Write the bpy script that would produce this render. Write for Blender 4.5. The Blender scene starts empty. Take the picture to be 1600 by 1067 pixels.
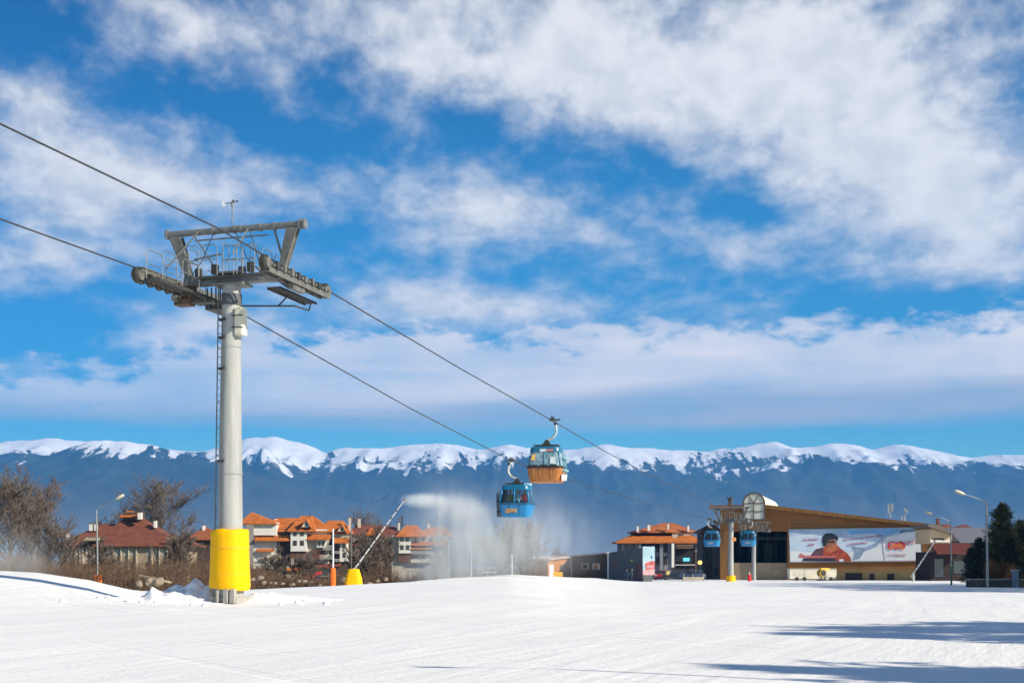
import bpy, bmesh, math, random
import numpy as np
from mathutils import Vector, Matrix

S = bpy.context.scene
COL = S.collection
F = 2000.0          # focal length in photo pixels (photo is 1600 wide)
CX, HY, CZ = 800.0, 870.0, 1.7
R = math.radians

# ------------------------------------------------------------------ camera
cd = bpy.data.cameras.new("camera")
cam = bpy.data.objects.new("camera", cd)
COL.objects.link(cam)
cam.location = (0, 0, CZ)
cam.rotation_euler = (R(90), 0, 0)
cd.sensor_width = 36
cd.lens = 45
cd.shift_y = (HY - 533.5) / 1600
cd.clip_start = 0.3
cd.clip_end = 80000
S.camera = cam

# ------------------------------------------------------------------ exposure / render
S.view_settings.view_transform = 'Standard'
S.view_settings.look = 'None'
S.view_settings.exposure = 0.40
S.view_settings.gamma = 1
S.cycles.use_denoising = True
S.cycles.max_bounces = 8
S.cycles.diffuse_bounces = 3
S.cycles.transparent_max_bounces = 12
S.cycles.volume_bounces = 1
S.cycles.volume_step_rate = 1.0

# ------------------------------------------------------------------ sun
SUN_AZ = Vector((0.88, -0.475, 0)).normalized()
SUN_EL = R(30)
sd = bpy.data.lights.new("sun", 'SUN')
sun = bpy.data.objects.new("sun", sd)
COL.objects.link(sun)
sdir = Vector((SUN_AZ.x * math.cos(SUN_EL), SUN_AZ.y * math.cos(SUN_EL), math.sin(SUN_EL)))
sun.rotation_euler = (-sdir).to_track_quat('-Z', 'Y').to_euler()
sd.energy = 5.0
sd.angle = R(0.5)
sd.color = (1.0, 0.90, 0.735)

# ------------------------------------------------------------------ world: sky and clouds
CLOUD_PATCHES = [
    (1200, 120, 780, 290, 10, 0.50), (700, 70, 500, 180, 8, 0.28), (1470, 320, 340, 180, 32, 0.40), (300, 40, 280, 90, 8, 0.22),
    (60, 160, 210, 110, 0, 0.22), (180, 280, 380, 110, 5, 0.38), (430, 300, 220, 70, 8, 0.16), (780, 330, 290, 85, 6, 0.32),
    (100, 400, 260, 90, 0, 0.26), (650, 470, 320, 75, 5, 0.24), (1150, 395, 210, 75, 5, 0.24), (900, 480, 420, 60, 0, 0.18), (320, 510, 230, 60, 0, 0.24),
    (20, 40, 170, 90, 0, -0.25), (330, 150, 260, 70, 10, -0.16), (480, 220, 250, 60, 10, -0.16), (740, 200, 200, 70, 20, -0.22), (1050, 270, 270, 75, 20, -0.28),
    (1180, 330, 140, 50, 0, -0.15), (1450, 470, 360, 60, 0, -0.25), (60, 520, 270, 70, 0, -0.30), (1370, 12, 90, 40, 0, -0.20), (750, 80, 80, 40, 0, -0.16), (1070, 60, 80, 40, 0, -0.12),
]
CLOUD_DARK = (5.5, 5.55, 5.7)
CLOUD_LIGHT = (8.1, 7.8, 7.6)
BANK_DARK = (5.2, 5.1, 5.2)
BANK_LIGHT = (9.2, 8.3, 7.7)
SKY_SAT = 1.25
SKY_VAL = 1.0
SKY_TINT = (0.22, 0.82, 1.0, 1)
HAZE_COL = (0.10, 0.45, 1.0, 1)
HAZE_DEN = 6.2e-5
MIST_COL = (0.70, 0.78, 0.92, 1)
MIST_DEN = 2.2e-4

W = bpy.data.worlds.new("World")
S.world = W
W.use_nodes = True
nt = W.node_tree
nt.nodes.clear()


def N(t, **k):
    n = nt.nodes.new(t)
    for a, b in k.items():
        setattr(n, a, b)
    return n


def LK(a, b):
    nt.links.new(a, b)


def M(op, a, b=None, c=None, clamp=False):
    n = N('ShaderNodeMath', operation=op)
    n.use_clamp = clamp
    for i, v in enumerate((a, b, c)):
        if v is None:
            continue
        if hasattr(v, 'node'):
            LK(v, n.inputs[i])
        else:
            n.inputs[i].default_value = v
    return n.outputs[0]


def SS(x, lo, hi):
    n = N('ShaderNodeMapRange', interpolation_type='SMOOTHSTEP')
    LK(x, n.inputs['Value'])
    n.inputs['From Min'].default_value = lo
    n.inputs['From Max'].default_value = hi
    return n.outputs[0]


def CMB(x, y, z=0.0):
    n = N('ShaderNodeCombineXYZ')
    for i, v in enumerate((x, y, z)):
        if hasattr(v, 'node'):
            LK(v, n.inputs[i])
        else:
            n.inputs[i].default_value = v
    return n.outputs[0]


def FBM(vec, scale, detail, rough, dist=0.0):
    n = N('ShaderNodeTexNoise')
    n.noise_dimensions = '3D'
    LK(vec, n.inputs['Vector'])
    n.inputs['Scale'].default_value = scale
    n.inputs['Detail'].default_value = detail
    n.inputs['Roughness'].default_value = rough
    n.inputs['Distortion'].default_value = dist
    return n.outputs[0]


def MIX(f, a, b):
    n = N('ShaderNodeMix', data_type='RGBA')
    for i, v in ((0, f), (6, a), (7, b)):
        if hasattr(v, 'node'):
            LK(v, n.inputs[i])
        else:
            n.inputs[i].default_value = v if not isinstance(v, tuple) else (v + (1,) if len(v) == 3 else v)
    return n.outputs[2]


sky = N('ShaderNodeTexSky', sky_type='NISHITA')
sky.sun_disc = False
sky.sun_elevation = SUN_EL
sky.sun_rotation = math.atan2(SUN_AZ.x, SUN_AZ.y)
sky.altitude = 900
sky.air_density = 1.0
sky.dust_density = 0.3
sky.ozone_density = 2.0
tc = N('ShaderNodeTexCoord')
sp = N('ShaderNodeSeparateXYZ')
LK(tc.outputs['Generated'], sp.inputs[0])
dx, dy, dz = sp.outputs
az = M('ARCTAN2', dx, dy)
el = M('ARCSINE', dz)
elc = M('MAXIMUM', el, 0.0)
eoff = M('ADD', elc, 0.10)
# a cloud deck seen in perspective: the pattern shrinks towards the horizon
pvec = CMB(M('MULTIPLY', az, 3.1), M('MULTIPLY', M('LOGARITHM', eoff, math.e), 1.75), 0.0)
aevec = CMB(az, el, 0.0)


def angles(px, py):
    x, z = (px - CX) / F, (HY - py) / F
    return math.atan2(x, 1.0), math.atan2(z, math.hypot(1.0, x))


def blob(px, py, sx, sy, rot):
    """soft elliptical patch of sky, 1 at its middle and 0 at its rim (angles, given through the photo's pixels)"""
    a, e = angles(px, py)
    mp = N('ShaderNodeMapping', vector_type='TEXTURE')
    LK(aevec, mp.inputs['Vector'])
    mp.inputs['Location'].default_value = (a, e, 0)
    mp.inputs['Rotation'].default_value = (0, 0, R(-rot))
    mp.inputs['Scale'].default_value = (sx / F, sy / F, 1)
    g = N('ShaderNodeTexGradient', gradient_type='QUADRATIC_SPHERE')
    LK(mp.outputs[0], g.inputs[0])
    return g.outputs['Fac']


# patches where the deck is thicker (+) or torn open (-): px, py, half-width, half-height, tilt (deg, + = falling to the right), weight
PATCH = CLOUD_PATCHES
bias = None
for (px, py, sx, sy, rot, w) in PATCH:
    b = M('MULTIPLY', blob(px, py, sx, sy, rot), w)
    bias = b if bias is None else M('ADD', bias, b)

e_bot0 = angles(900, 660)[1]
puff = FBM(pvec, 3.1, 9.0, 0.60, 0.1)
fine = FBM(pvec, 10.0, 6.0, 0.58, 0.1)
shape = M('ADD', M('MULTIPLY', puff, 0.62), M('MULTIPLY', fine, 0.38))
dens_hi = M('ADD', shape, M('ADD', bias, -0.05))
m_hi = M('MULTIPLY', SS(dens_hi, 0.37, 0.75), SS(el, e_bot0 - 0.002, e_bot0 + 0.02))
# the flat layered bank above the horizon: long streaks
svec = CMB(M('MULTIPLY', az, 5.0), M('MULTIPLY', el, 55.0), 3.7)
streak = FBM(svec, 0.9, 6.0, 0.55, 0.3)
wvec = CMB(M('MULTIPLY', az, 9.0), M('MULTIPLY', el, 22.0), 9.1)
wisp = FBM(wvec, 1.3, 7.0, 0.60, 0.5)
e_top = angles(900, 512)[1]
e_bot = angles(900, 668)[1]
topw = M('ADD', M('ADD', el, M('ADD', M('MULTIPLY', M('SUBTRACT', wisp, 0.5), -0.07), M('MULTIPLY', M('SUBTRACT', fine, 0.5), -0.075))), M('MULTIPLY', M('SUBTRACT', 1.0, SS(az, -0.33, -0.2)), 0.036))
band_t = M('SUBTRACT', 1.0, SS(topw, e_top - 0.016, e_top + 0.006))
botw = M('ADD', el, M('MULTIPLY', M('SUBTRACT', streak, 0.5), 0.02))
band_b = SS(botw, e_bot - 0.006, e_bot + 0.010)
band = M('MULTIPLY', band_t, band_b)
bank_az = M('ADD', M('MULTIPLY', SS(az, -0.36, 0.0), 0.25), 0.75)
bank_body = M('MULTIPLY', band, M('ADD', 0.60, M('ADD', M('MULTIPLY', SS(streak, 0.35, 0.65), 0.2), M('MULTIPLY', SS(puff, 0.35, 0.6), 0.22))))
m_bank = M('MULTIPLY', bank_body, bank_az, clamp=True)
mask = M('MAXIMUM', M('MULTIPLY', m_hi, 0.93), m_bank)
# light in the clouds: denser parts brighter, undersides of the deck a little greyer
bright = M('ADD', M('MULTIPLY', SS(dens_hi, 0.5, 0.85), 0.55), M('MULTIPLY', SS(fine, 0.35, 0.65), 0.45))
c_hi = MIX(bright, CLOUD_DARK, CLOUD_LIGHT)
bk = SS(M('ADD', M('ADD', el, M('MULTIPLY', M('SUBTRACT', 1.0, SS(az, -0.15, 0.15)), 0.016)), M('MULTIPLY', M('SUBTRACT', streak, 0.5), 0.018)), angles(900, 632)[1], angles(900, 585)[1])
c_bank = MIX(bk, BANK_DARK, BANK_LIGHT)
bsel = SS(el, e_top - 0.015, e_top + 0.02)
c_cloud = MIX(bsel, c_bank, c_hi)
# the clear air itself: the sky texture, a deeper blue than the raw model
hs = N('ShaderNodeHueSaturation')
hs.inputs['Saturation'].default_value = SKY_SAT
hs.inputs['Value'].default_value = SKY_VAL
LK(sky.outputs[0], hs.inputs['Color'])
tint = N('ShaderNodeMix', data_type='RGBA', blend_type='MULTIPLY')
tint.inputs[0].default_value = 1.0
lowsky = MIX(SS(el, 0.03, 0.16), (3.0, 1.35, 1.05), (1.0, 1.0, 1.0))
tl = N('ShaderNodeMix', data_type='RGBA', blend_type='MULTIPLY')
lowsky = MIX(SS(el, 0.22, 0.46), lowsky, (0.5, 0.66, 0.74))
azf = MIX(SS(az, -0.45, 0.05), (0.66, 0.78, 0.86), (1.0, 1.0, 1.0))
tl0 = N('ShaderNodeMix', data_type='RGBA', blend_type='MULTIPLY')
tl0.inputs[0].default_value = 1.0
LK(lowsky, tl0.inputs[6])
LK(azf, tl0.inputs[7])
lowsky = tl0.outputs[2]
tl.inputs[0].default_value = 1.0
LK(hs.outputs[0], tl.inputs[6])
LK(lowsky, tl.inputs[7])
LK(tl.outputs[2], tint.inputs[6])
tint.inputs[7].default_value = SKY_TINT
fin = MIX(mask, tint.outputs[2], c_cloud)
bg = N('ShaderNodeBackground')
bg.inputs['Strength'].default_value = 0.1
LK(fin, bg.inputs['Color'])
wo = N('ShaderNodeOutputWorld')
LK(bg.outputs[0], wo.inputs[0])
W.cycles.sampling_method = 'MANUAL'
W.cycles.sample_map_resolution = 512

# ================================================================== helpers
rng = random.Random(7)
MATRIX = {}


def wx(px, Y):
    return (px - CX) / F * Y


def wz(py, Y):
    return CZ + (HY - py) / F * Y


def at(px, py, Y):
    return Vector((wx(px, Y), Y, wz(py, Y)))


def tag(o, label=None, cat=None, group=None, kind=None):
    if label:
        o['label'] = label
    if cat:
        o['category'] = cat
    if group:
        o['group'] = group
    if kind:
        o['kind'] = kind
    return o


def thing(name, label, cat, loc=(0, 0, 0), rz=0.0, group=None):
    o = bpy.data.objects.new(name, None)
    o.empty_display_size = 0.3
    COL.objects.link(o)
    o.location = loc
    o.rotation_euler = (0, 0, rz)
    MATRIX[o.name] = Matrix.Translation(loc) @ Matrix.Rotation(rz, 4, 'Z')
    return tag(o, label, cat, group)


def root_of(o):
    while o.parent:
        o = o.parent
    return o


def dup(root, loc, rz=None, label=None, group=None, skip=()):
    def cp(o, parent):
        c = o.copy()
        COL.objects.link(c)
        c.parent = parent
        for ch in [x for x in KIDS.get(o.name, [])]:
            k = cp(ch, c)
            KIDS.setdefault(c.name, []).append(k)
        return c
    r = cp(root, None)
    r.location = loc
    if rz is not None:
        r.rotation_euler = (0, 0, rz)
    if label:
        r['label'] = label
    if group:
        r['group'] = group
    MATRIX[r.name] = Matrix.Translation(loc) @ Matrix.Rotation(rz or 0, 4, 'Z')
    return r


KIDS = {}


class MB:
    """a little mesh collector"""

    def __init__(s):
        s.v, s.f, s.m = [], [], []

    def add(s, vs, fs, mi=0):
        b = len(s.v)
        s.v += [tuple(p) for p in vs]
        s.f += [tuple(i + b for i in f) for f in fs]
        s.m += [mi] * len(fs)
        return s

    def box(s, x0, x1, y0, y1, z0, z1, mi=0):
        vs = [(x0, y0, z0), (x1, y0, z0), (x1, y1, z0), (x0, y1, z0), (x0, y0, z1), (x1, y0, z1), (x1, y1, z1), (x0, y1, z1)]
        return s.add(vs, [(0, 3, 2, 1), (4, 5, 6, 7), (0, 1, 5, 4), (1, 2, 6, 5), (2, 3, 7, 6), (3, 0, 4, 7)], mi)

    def pbox(s, px0, px1, py0, py1, Y, dep, mi=0):
        """box whose front stands at distance Y and fills the given photo pixels there"""
        return s.box(wx(px0, Y), wx(px1, Y), Y, Y + dep, wz(py1, Y), wz(py0, Y), mi)

    def tube(s, pts, rad, n=8, caps=True, mi=0):
        pts = [Vector(p) for p in pts]
        if not hasattr(rad, '__len__'):
            rad = [rad] * len(pts)
        vs, fs = [], []
        ref = None
        for i, p in enumerate(pts):
            d = (pts[min(i + 1, len(pts) - 1)] - pts[max(i - 1, 0)])
            if d.length < 1e-9:
                d = Vector((0, 0, 1))
            d.normalize()
            if ref is None:
                ref = Vector((1, 0, 0)) if abs(d.x) < 0.8 else Vector((0, 1, 0))
            a = (ref - d * ref.dot(d))
            if a.length < 1e-6:
                a = d.orthogonal()
            a.normalize()
            ref = a
            b = d.cross(a)
            for k in range(n):
                t = 2 * math.pi * k / n
                vs.append(p + (a * math.cos(t) + b * math.sin(t)) * rad[i])
        for i in range(len(pts) - 1):
            for k in range(n):
                k2 = (k + 1) % n
                fs.append((i * n + k, i * n + k2, (i + 1) * n + k2, (i + 1) * n + k))
        if caps:
            fs.append(tuple(range(n - 1, -1, -1)))
            fs.append(tuple((len(pts) - 1) * n + k for k in range(n)))
        return s.add(vs, fs, mi)

    def bar(s, a, b, w, h, mi=0, up=(0, 0, 1)):
        """rectangular bar from a to b, w wide and h high"""
        a, b, up = Vector(a), Vector(b), Vector(up)
        d = (b - a).normalized()
        sd_ = d.cross(up)
        if sd_.length < 1e-4:
            sd_ = d.cross(Vector((0, 1, 0)))
        sd_.normalize()
        u = sd_.cross(d)
        vs = []
        for p in (a, b):
            for (i, j) in ((-1, -1), (1, -1), (1, 1), (-1, 1)):
                vs.append(p + sd_ * (i * w / 2) + u * (j * h / 2))
        return s.add(vs, [(0, 1, 2, 3), (7, 6, 5, 4), (0, 4, 5, 1), (1, 5, 6, 2), (2, 6, 7, 3), (3, 7, 4, 0)], mi)

    def loft(s, rings, caps=True, mi=0):
        n = len(rings[0])
        vs = [p for r in rings for p in r]
        fs = []
        for i in range(len(rings) - 1):
            for k in range(n):
                k2 = (k + 1) % n
                fs.append((i * n + k, i * n + k2, (i + 1) * n + k2, (i + 1) * n + k))
        if caps:
            fs.append(tuple(range(n - 1, -1, -1)))
            fs.append(tuple((len(rings) - 1) * n + k for k in range(n)))
        return s.add(vs, fs, mi)

    def prism(s, outline, d, mi=0):
        """closed 3-D outline pushed along vector d"""
        n = len(outline)
        d = Vector(d)
        o = [Vector(p) for p in outline]
        vs = o + [p + d for p in o]
        fs = [tuple(range(n)), tuple(range(2 * n - 1, n - 1, -1))]
        for k in range(n):
            k2 = (k + 1) % n
            fs.append((k, k + n, k2 + n, k2))
        return s.add(vs, fs, mi)

    def disc(s, c, axis, r, w, n=16, mi=0):
        c, axis = Vector(c), Vector(axis).normalized()
        return s.tube([c - axis * w / 2, c + axis * w / 2], r, n, True, mi)

    def hip(s, x0, x1, y0, y1, ze, zr, ra, rb, oh=0.7, th=0.22, mi=0):
        """hipped roof: eaves rectangle with overhang, ridge from ra to rb in x"""
        X0, X1, Y0, Y1 = x0 - oh, x1 + oh, y0 - oh, y1 + oh
        ym = (Y0 + Y1) / 2
        vs = [(X0, Y0, ze), (X1, Y0, ze), (X1, Y1, ze), (X0, Y1, ze),
              (X0, Y0, ze - th), (X1, Y0, ze - th), (X1, Y1, ze - th), (X0, Y1, ze - th), (ra, ym, zr), (rb, ym, zr)]
        return s.add(vs, [(0, 1, 9, 8), (2, 3, 8, 9), (1, 2, 9), (3, 0, 8), (4, 5, 1, 0), (5, 6, 2, 1), (6, 7, 3, 2), (7, 4, 0, 3), (7, 6, 5, 4)], mi)

    def build(s, name, mat, parent=None, world=True, smooth=False, label=None, bevel=0.0):
        me = bpy.data.meshes.new(name)
        vs = s.v
        if parent is not None and world:
            inv = MATRIX[root_of(parent).name].inverted()
            vs = [tuple(inv @ Vector(p)) for p in vs]
        me.from_pydata(vs, [], s.f)
        mats = mat if isinstance(mat, (list, tuple)) else [mat]
        for m in mats:
            me.materials.append(m)
        if len(mats) > 1:
            me.polygons.foreach_set('material_index', s.m)
        bm = bmesh.new()
        bm.from_mesh(me)
        bmesh.ops.recalc_face_normals(bm, faces=bm.faces)
        bm.to_mesh(me)
        bm.free()
        if smooth:
            me.polygons.foreach_set('use_smooth', [True] * len(me.polygons))
        me.update()
        o = bpy.data.objects.new(name, me)
        COL.objects.link(o)
        if parent is not None:
            o.parent = parent
            KIDS.setdefault(parent.name, []).append(o)
        if bevel:
            b = o.modifiers.new('bevel', 'BEVEL')
            b.width = bevel
            b.segments = 2
            b.limit_method = 'ANGLE'
        if smooth == 'auto':
            me.polygons.foreach_set('use_smooth', [True] * len(me.polygons))
            try:
                me.set_sharp_from_angle(angle=R(35))
            except Exception:
                pass
        if label:
            o['label'] = label
        return o


# ------------------------------------------------------------------ materials
MATS = {}


def mat(name, rgb, rough=0.6, metal=0.0, var=0.12, scale=2.0, bump=0.0, bscale=8.0, stretch=(1, 1, 1), rgb2=None, emit=None, alpha=1.0, spec=0.4):
    if name in MATS:
        return MATS[name]
    m = bpy.data.materials.new(name)
    m.use_nodes = True
    t = m.node_tree
    p = t.nodes['Principled BSDF']
    p.inputs['Roughness'].default_value = rough
    p.inputs['Metallic'].default_value = metal
    p.inputs['Specular IOR Level'].default_value = spec
    tc_ = t.nodes.new('ShaderNodeTexCoord')
    mp = t.nodes.new('ShaderNodeMapping')
    mp.inputs['Scale'].default_value = stretch
    t.links.new(tc_.outputs['Object'], mp.inputs[0])
    nz = t.nodes.new('ShaderNodeTexNoise')
    nz.inputs['Scale'].default_value = scale
    nz.inputs['Detail'].default_value = 5
    nz.inputs['Roughness'].default_value = 0.65
    t.links.new(mp.outputs[0], nz.inputs['Vector'])
    rp = t.nodes.new('ShaderNodeMapRange')
    rp.inputs['From Min'].default_value = 0.3
    rp.inputs['From Max'].default_value = 0.7
    t.links.new(nz.outputs[0], rp.inputs[0])
    mx = t.nodes.new('ShaderNodeMix')
    mx.data_type = 'RGBA'
    t.links.new(rp.outputs[0], mx.inputs[0])
    a = tuple(max(0, c * (1 - var)) for c in rgb)
    b = rgb2 or tuple(min(0.95, c * (1 + var)) for c in rgb)
    mx.inputs[6].default_value = a + (1,)
    mx.inputs[7].default_value = tuple(b) + (1,)
    t.links.new(mx.outputs[2], p.inputs['Base Color'])
    if bump:
        n2 = t.nodes.new('ShaderNodeTexNoise')
        n2.inputs['Scale'].default_value = bscale
        n2.inputs['Detail'].default_value = 4
        t.links.new(mp.outputs[0], n2.inputs['Vector'])
        bp = t.nodes.new('ShaderNodeBump')
        bp.inputs['Strength'].default_value = bump
        bp.inputs['Distance'].default_value = 0.05
        t.links.new(n2.outputs[0], bp.inputs['Height'])
        t.links.new(bp.outputs[0], p.inputs['Normal'])
    if emit:
        p.inputs['Emission Color'].default_value = tuple(emit[:3]) + (1,)
        p.inputs['Emission Strength'].default_value = emit[3]
    MATS[name] = m
    return m


def tile_mat(name, a, b, scale=7.0):
    """clay roof tiles: rows across the slope, each row a little different"""
    if name in MATS:
        return MATS[name]
    m = mat(name, a, 0.75, var=0.25, scale=0.6, rgb2=b)
    t = m.node_tree
    p = t.nodes['Principled BSDF']
    tc_ = t.nodes.new('ShaderNodeTexCoord')
    w = t.nodes.new('ShaderNodeTexWave')
    w.bands_direction = 'X'
    w.inputs['Scale'].default_value = scale * 0.25
    w.inputs['Distortion'].default_value = 0.6
    t.links.new(tc_.outputs['Object'], w.inputs[0])
    w2 = t.nodes.new('ShaderNodeTexWave')
    w2.bands_direction = 'Z'
    w2.inputs['Scale'].default_value = scale * 0.4
    w2.inputs['Distortion'].default_value = 0.4
    t.links.new(tc_.outputs['Object'], w2.inputs[0])
    ad = t.nodes.new('ShaderNodeMath')
    ad.operation = 'ADD'
    t.links.new(w.outputs[1], ad.inputs[0])
    t.links.new(w2.outputs[1], ad.inputs[1])
    bp = t.nodes.new('ShaderNodeBump')
    bp.inputs['Strength'].default_value = 0.6
    bp.inputs['Distance'].default_value = 0.08
    t.links.new(ad.outputs[0], bp.inputs['Height'])
    t.links.new(bp.outputs[0], p.inputs['Normal'])
    return m


def plank_mat(name, rgb, direction='Z', scale=3.0, var=0.3):
    if name in MATS:
        return MATS[name]
    m = mat(name, rgb, 0.7, var=var, scale=1.2, stretch=(0.15, 1, 3) if direction == 'Z' else (3, 1, 0.15))
    t = m.node_tree
    p = t.nodes['Principled BSDF']
    tc_ = t.nodes.new('ShaderNodeTexCoord')
    w = t.nodes.new('ShaderNodeTexWave')
    w.bands_direction = direction
    w.wave_profile = 'SAW'
    w.inputs['Scale'].default_value = scale
    w.inputs['Distortion'].default_value = 0.0
    t.links.new(tc_.outputs['Object'], w.inputs[0])
    bp = t.nodes.new('ShaderNodeBump')
    bp.inputs['Strength'].default_value = 0.7
    bp.inputs['Distance'].default_value = 0.04
    t.links.new(w.outputs[1], bp.inputs['Height'])
    t.links.new(bp.outputs[0], p.inputs['Normal'])
    return m


def glass_mat(name, tintc, rough=0.05, clear=0.5):
    if name in MATS:
        return MATS[name]
    m = bpy.data.materials.new(name)
    m.use_nodes = True
    t = m.node_tree
    t.nodes.clear()
    o = t.nodes.new('ShaderNodeOutputMaterial')
    tr = t.nodes.new('ShaderNodeBsdfTransparent')
    tr.inputs[0].default_value = tintc + (1,)
    p = t.nodes.new('ShaderNodeBsdfPrincipled')
    p.inputs['Base Color'].default_value = tuple(c * 0.35 for c in tintc) + (1,)
    p.inputs['Roughness'].default_value = rough
    fr = t.nodes.new('ShaderNodeFresnel')
    fr.inputs[0].default_value = 1.5
    ma = t.nodes.new('ShaderNodeMath')
    ma.operation = 'ADD'
    ma.inputs[1].default_value = 1 - clear
    ma.use_clamp = True
    t.links.new(fr.outputs[0], ma.inputs[0])
    mx = t.nodes.new('ShaderNodeMixShader')
    t.links.new(ma.outputs[0], mx.inputs[0])
    t.links.new(tr.outputs[0], mx.inputs[1])
    t.links.new(p.outputs[0], mx.inputs[2])
    t.links.new(mx.outputs[0], o.inputs[0])
    MATS[name] = m
    return m


# ------------------------------------------------------------------ numpy noise
def vnoise(x, y, seed=0):
    xi, yi = np.floor(x).astype(np.int64), np.floor(y).astype(np.int64)
    xf, yf = x - xi, y - yi

    def h(a, b):
        n = (a * 374761393 + b * 668265263 + seed * 982451653) & 0xffffffff
        n = ((n ^ (n >> 13)) * 1274126177) & 0xffffffff
        return ((n ^ (n >> 16)) & 0xffff) / 65535.0
    u, v = xf * xf * xf * (xf * (xf * 6 - 15) + 10), yf * yf * yf * (yf * (yf * 6 - 15) + 10)
    a = h(xi, yi) * (1 - u) + h(xi + 1, yi) * u
    b = h(xi, yi + 1) * (1 - u) + h(xi + 1, yi + 1) * u
    return a * (1 - v) + b * v


def fbm(x, y, oct=5, seed=0, gain=0.5, ridged=False):
    s, a, t = 0.0, 1.0, 0.0
    for o in range(oct):
        n = vnoise(x * 2 ** o + 13.7 * o, y * 2 ** o - 7.3 * o, seed + o)
        if ridged:
            n = 1 - np.abs(2 * n - 1)
        s = s + n * a
        t += a
        a *= gain
    return s / t


def sstep(x):
    x = np.clip(x, 0, 1)
    return x * x * (3 - 2 * x)


def grid_mesh(name, X, Y, Z, mats, keep=None, smooth=True):
    ny, nx = X.shape
    v = np.stack([X, Y, Z], -1).reshape(-1, 3)
    i = np.arange(ny * nx).reshape(ny, nx)
    f = np.stack([i[:-1, :-1], i[:-1, 1:], i[1:, 1:], i[1:, :-1]], -1).reshape(-1, 4)
    if keep is not None:
        f = f[keep.reshape(-1)]
    me = bpy.data.meshes.new(name)
    me.vertices.add(len(v))
    me.vertices.foreach_set('co', v.astype(np.float32).ravel())
    me.loops.add(len(f) * 4)
    me.polygons.add(len(f))
    me.loops.foreach_set('vertex_index', f.astype(np.int32).ravel())
    me.polygons.foreach_set('loop_start', np.arange(0, len(f) * 4, 4, dtype=np.int32))
    me.polygons.foreach_set('use_smooth', np.ones(len(f), dtype=bool))
    me.update(calc_edges=True)
    me.validate()
    for m in mats:
        me.materials.append(m)
    o = bpy.data.objects.new(name, me)
    COL.objects.link(o)
    return o


# ================================================================== terrain
TB = np.array([  # photo column, distance of the snow crest, its height, how far the land falls beyond it
    (-1200, 60, 1.4, 3.0), (-300, 60, 1.25, 3.0), (0, 60, 1.02, 3.0), (60, 60, 0.93, 3.0), (140, 60, 0.56, 2.9), (215, 62, -0.12, 2.4),
    (300, 64, -0.15, 2.4), (390, 68, -0.17, 2.4), (520, 75, -0.10, 2.4), (640, 85, 0.0, 2.6), (720, 98, 0.10, 2.8),
    (800, 110, 0.20, 3.0), (850, 120, -0.10, 2.6), (925, 180, -1.35, 1.5), (1000, 240, -2.6, 1.0), (1400, 240, -2.6, 1.0), (3000, 240, -2.6, 1.0)])


def snow_z(X, Y):
    X, Y = np.asarray(X, float), np.asarray(Y, float)
    px = CX + F * X / np.maximum(Y, 25)
    yc, zc, dr = (np.interp(px, TB[:, 0], TB[:, k]) for k in (1, 2, 3))
    y0 = np.interp(px, [215, 330], [44, 30])
    s = np.clip((Y - y0) / (yc - y0), 0, 1)
    sm = np.interp(px, [0, 215, 640, 900, 1000], [1, 1, 0.7, 0.2, 0])
    s = s * (1 - sm) + sstep(s) * sm
    z = zc * s - dr * sstep((Y - yc) / 75)
    # the slope climbs gently behind and beside the photographer
    z = z + 0.02 * np.maximum(-Y, 0)
    z = z + (fbm(X * 0.06, Y * 0.06, 4, 3) - 0.5) * 0.16 * np.clip(Y / 40, 0.3, 1)
    return z


def gz(x, y):
    return float(snow_z(x, y))


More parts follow.
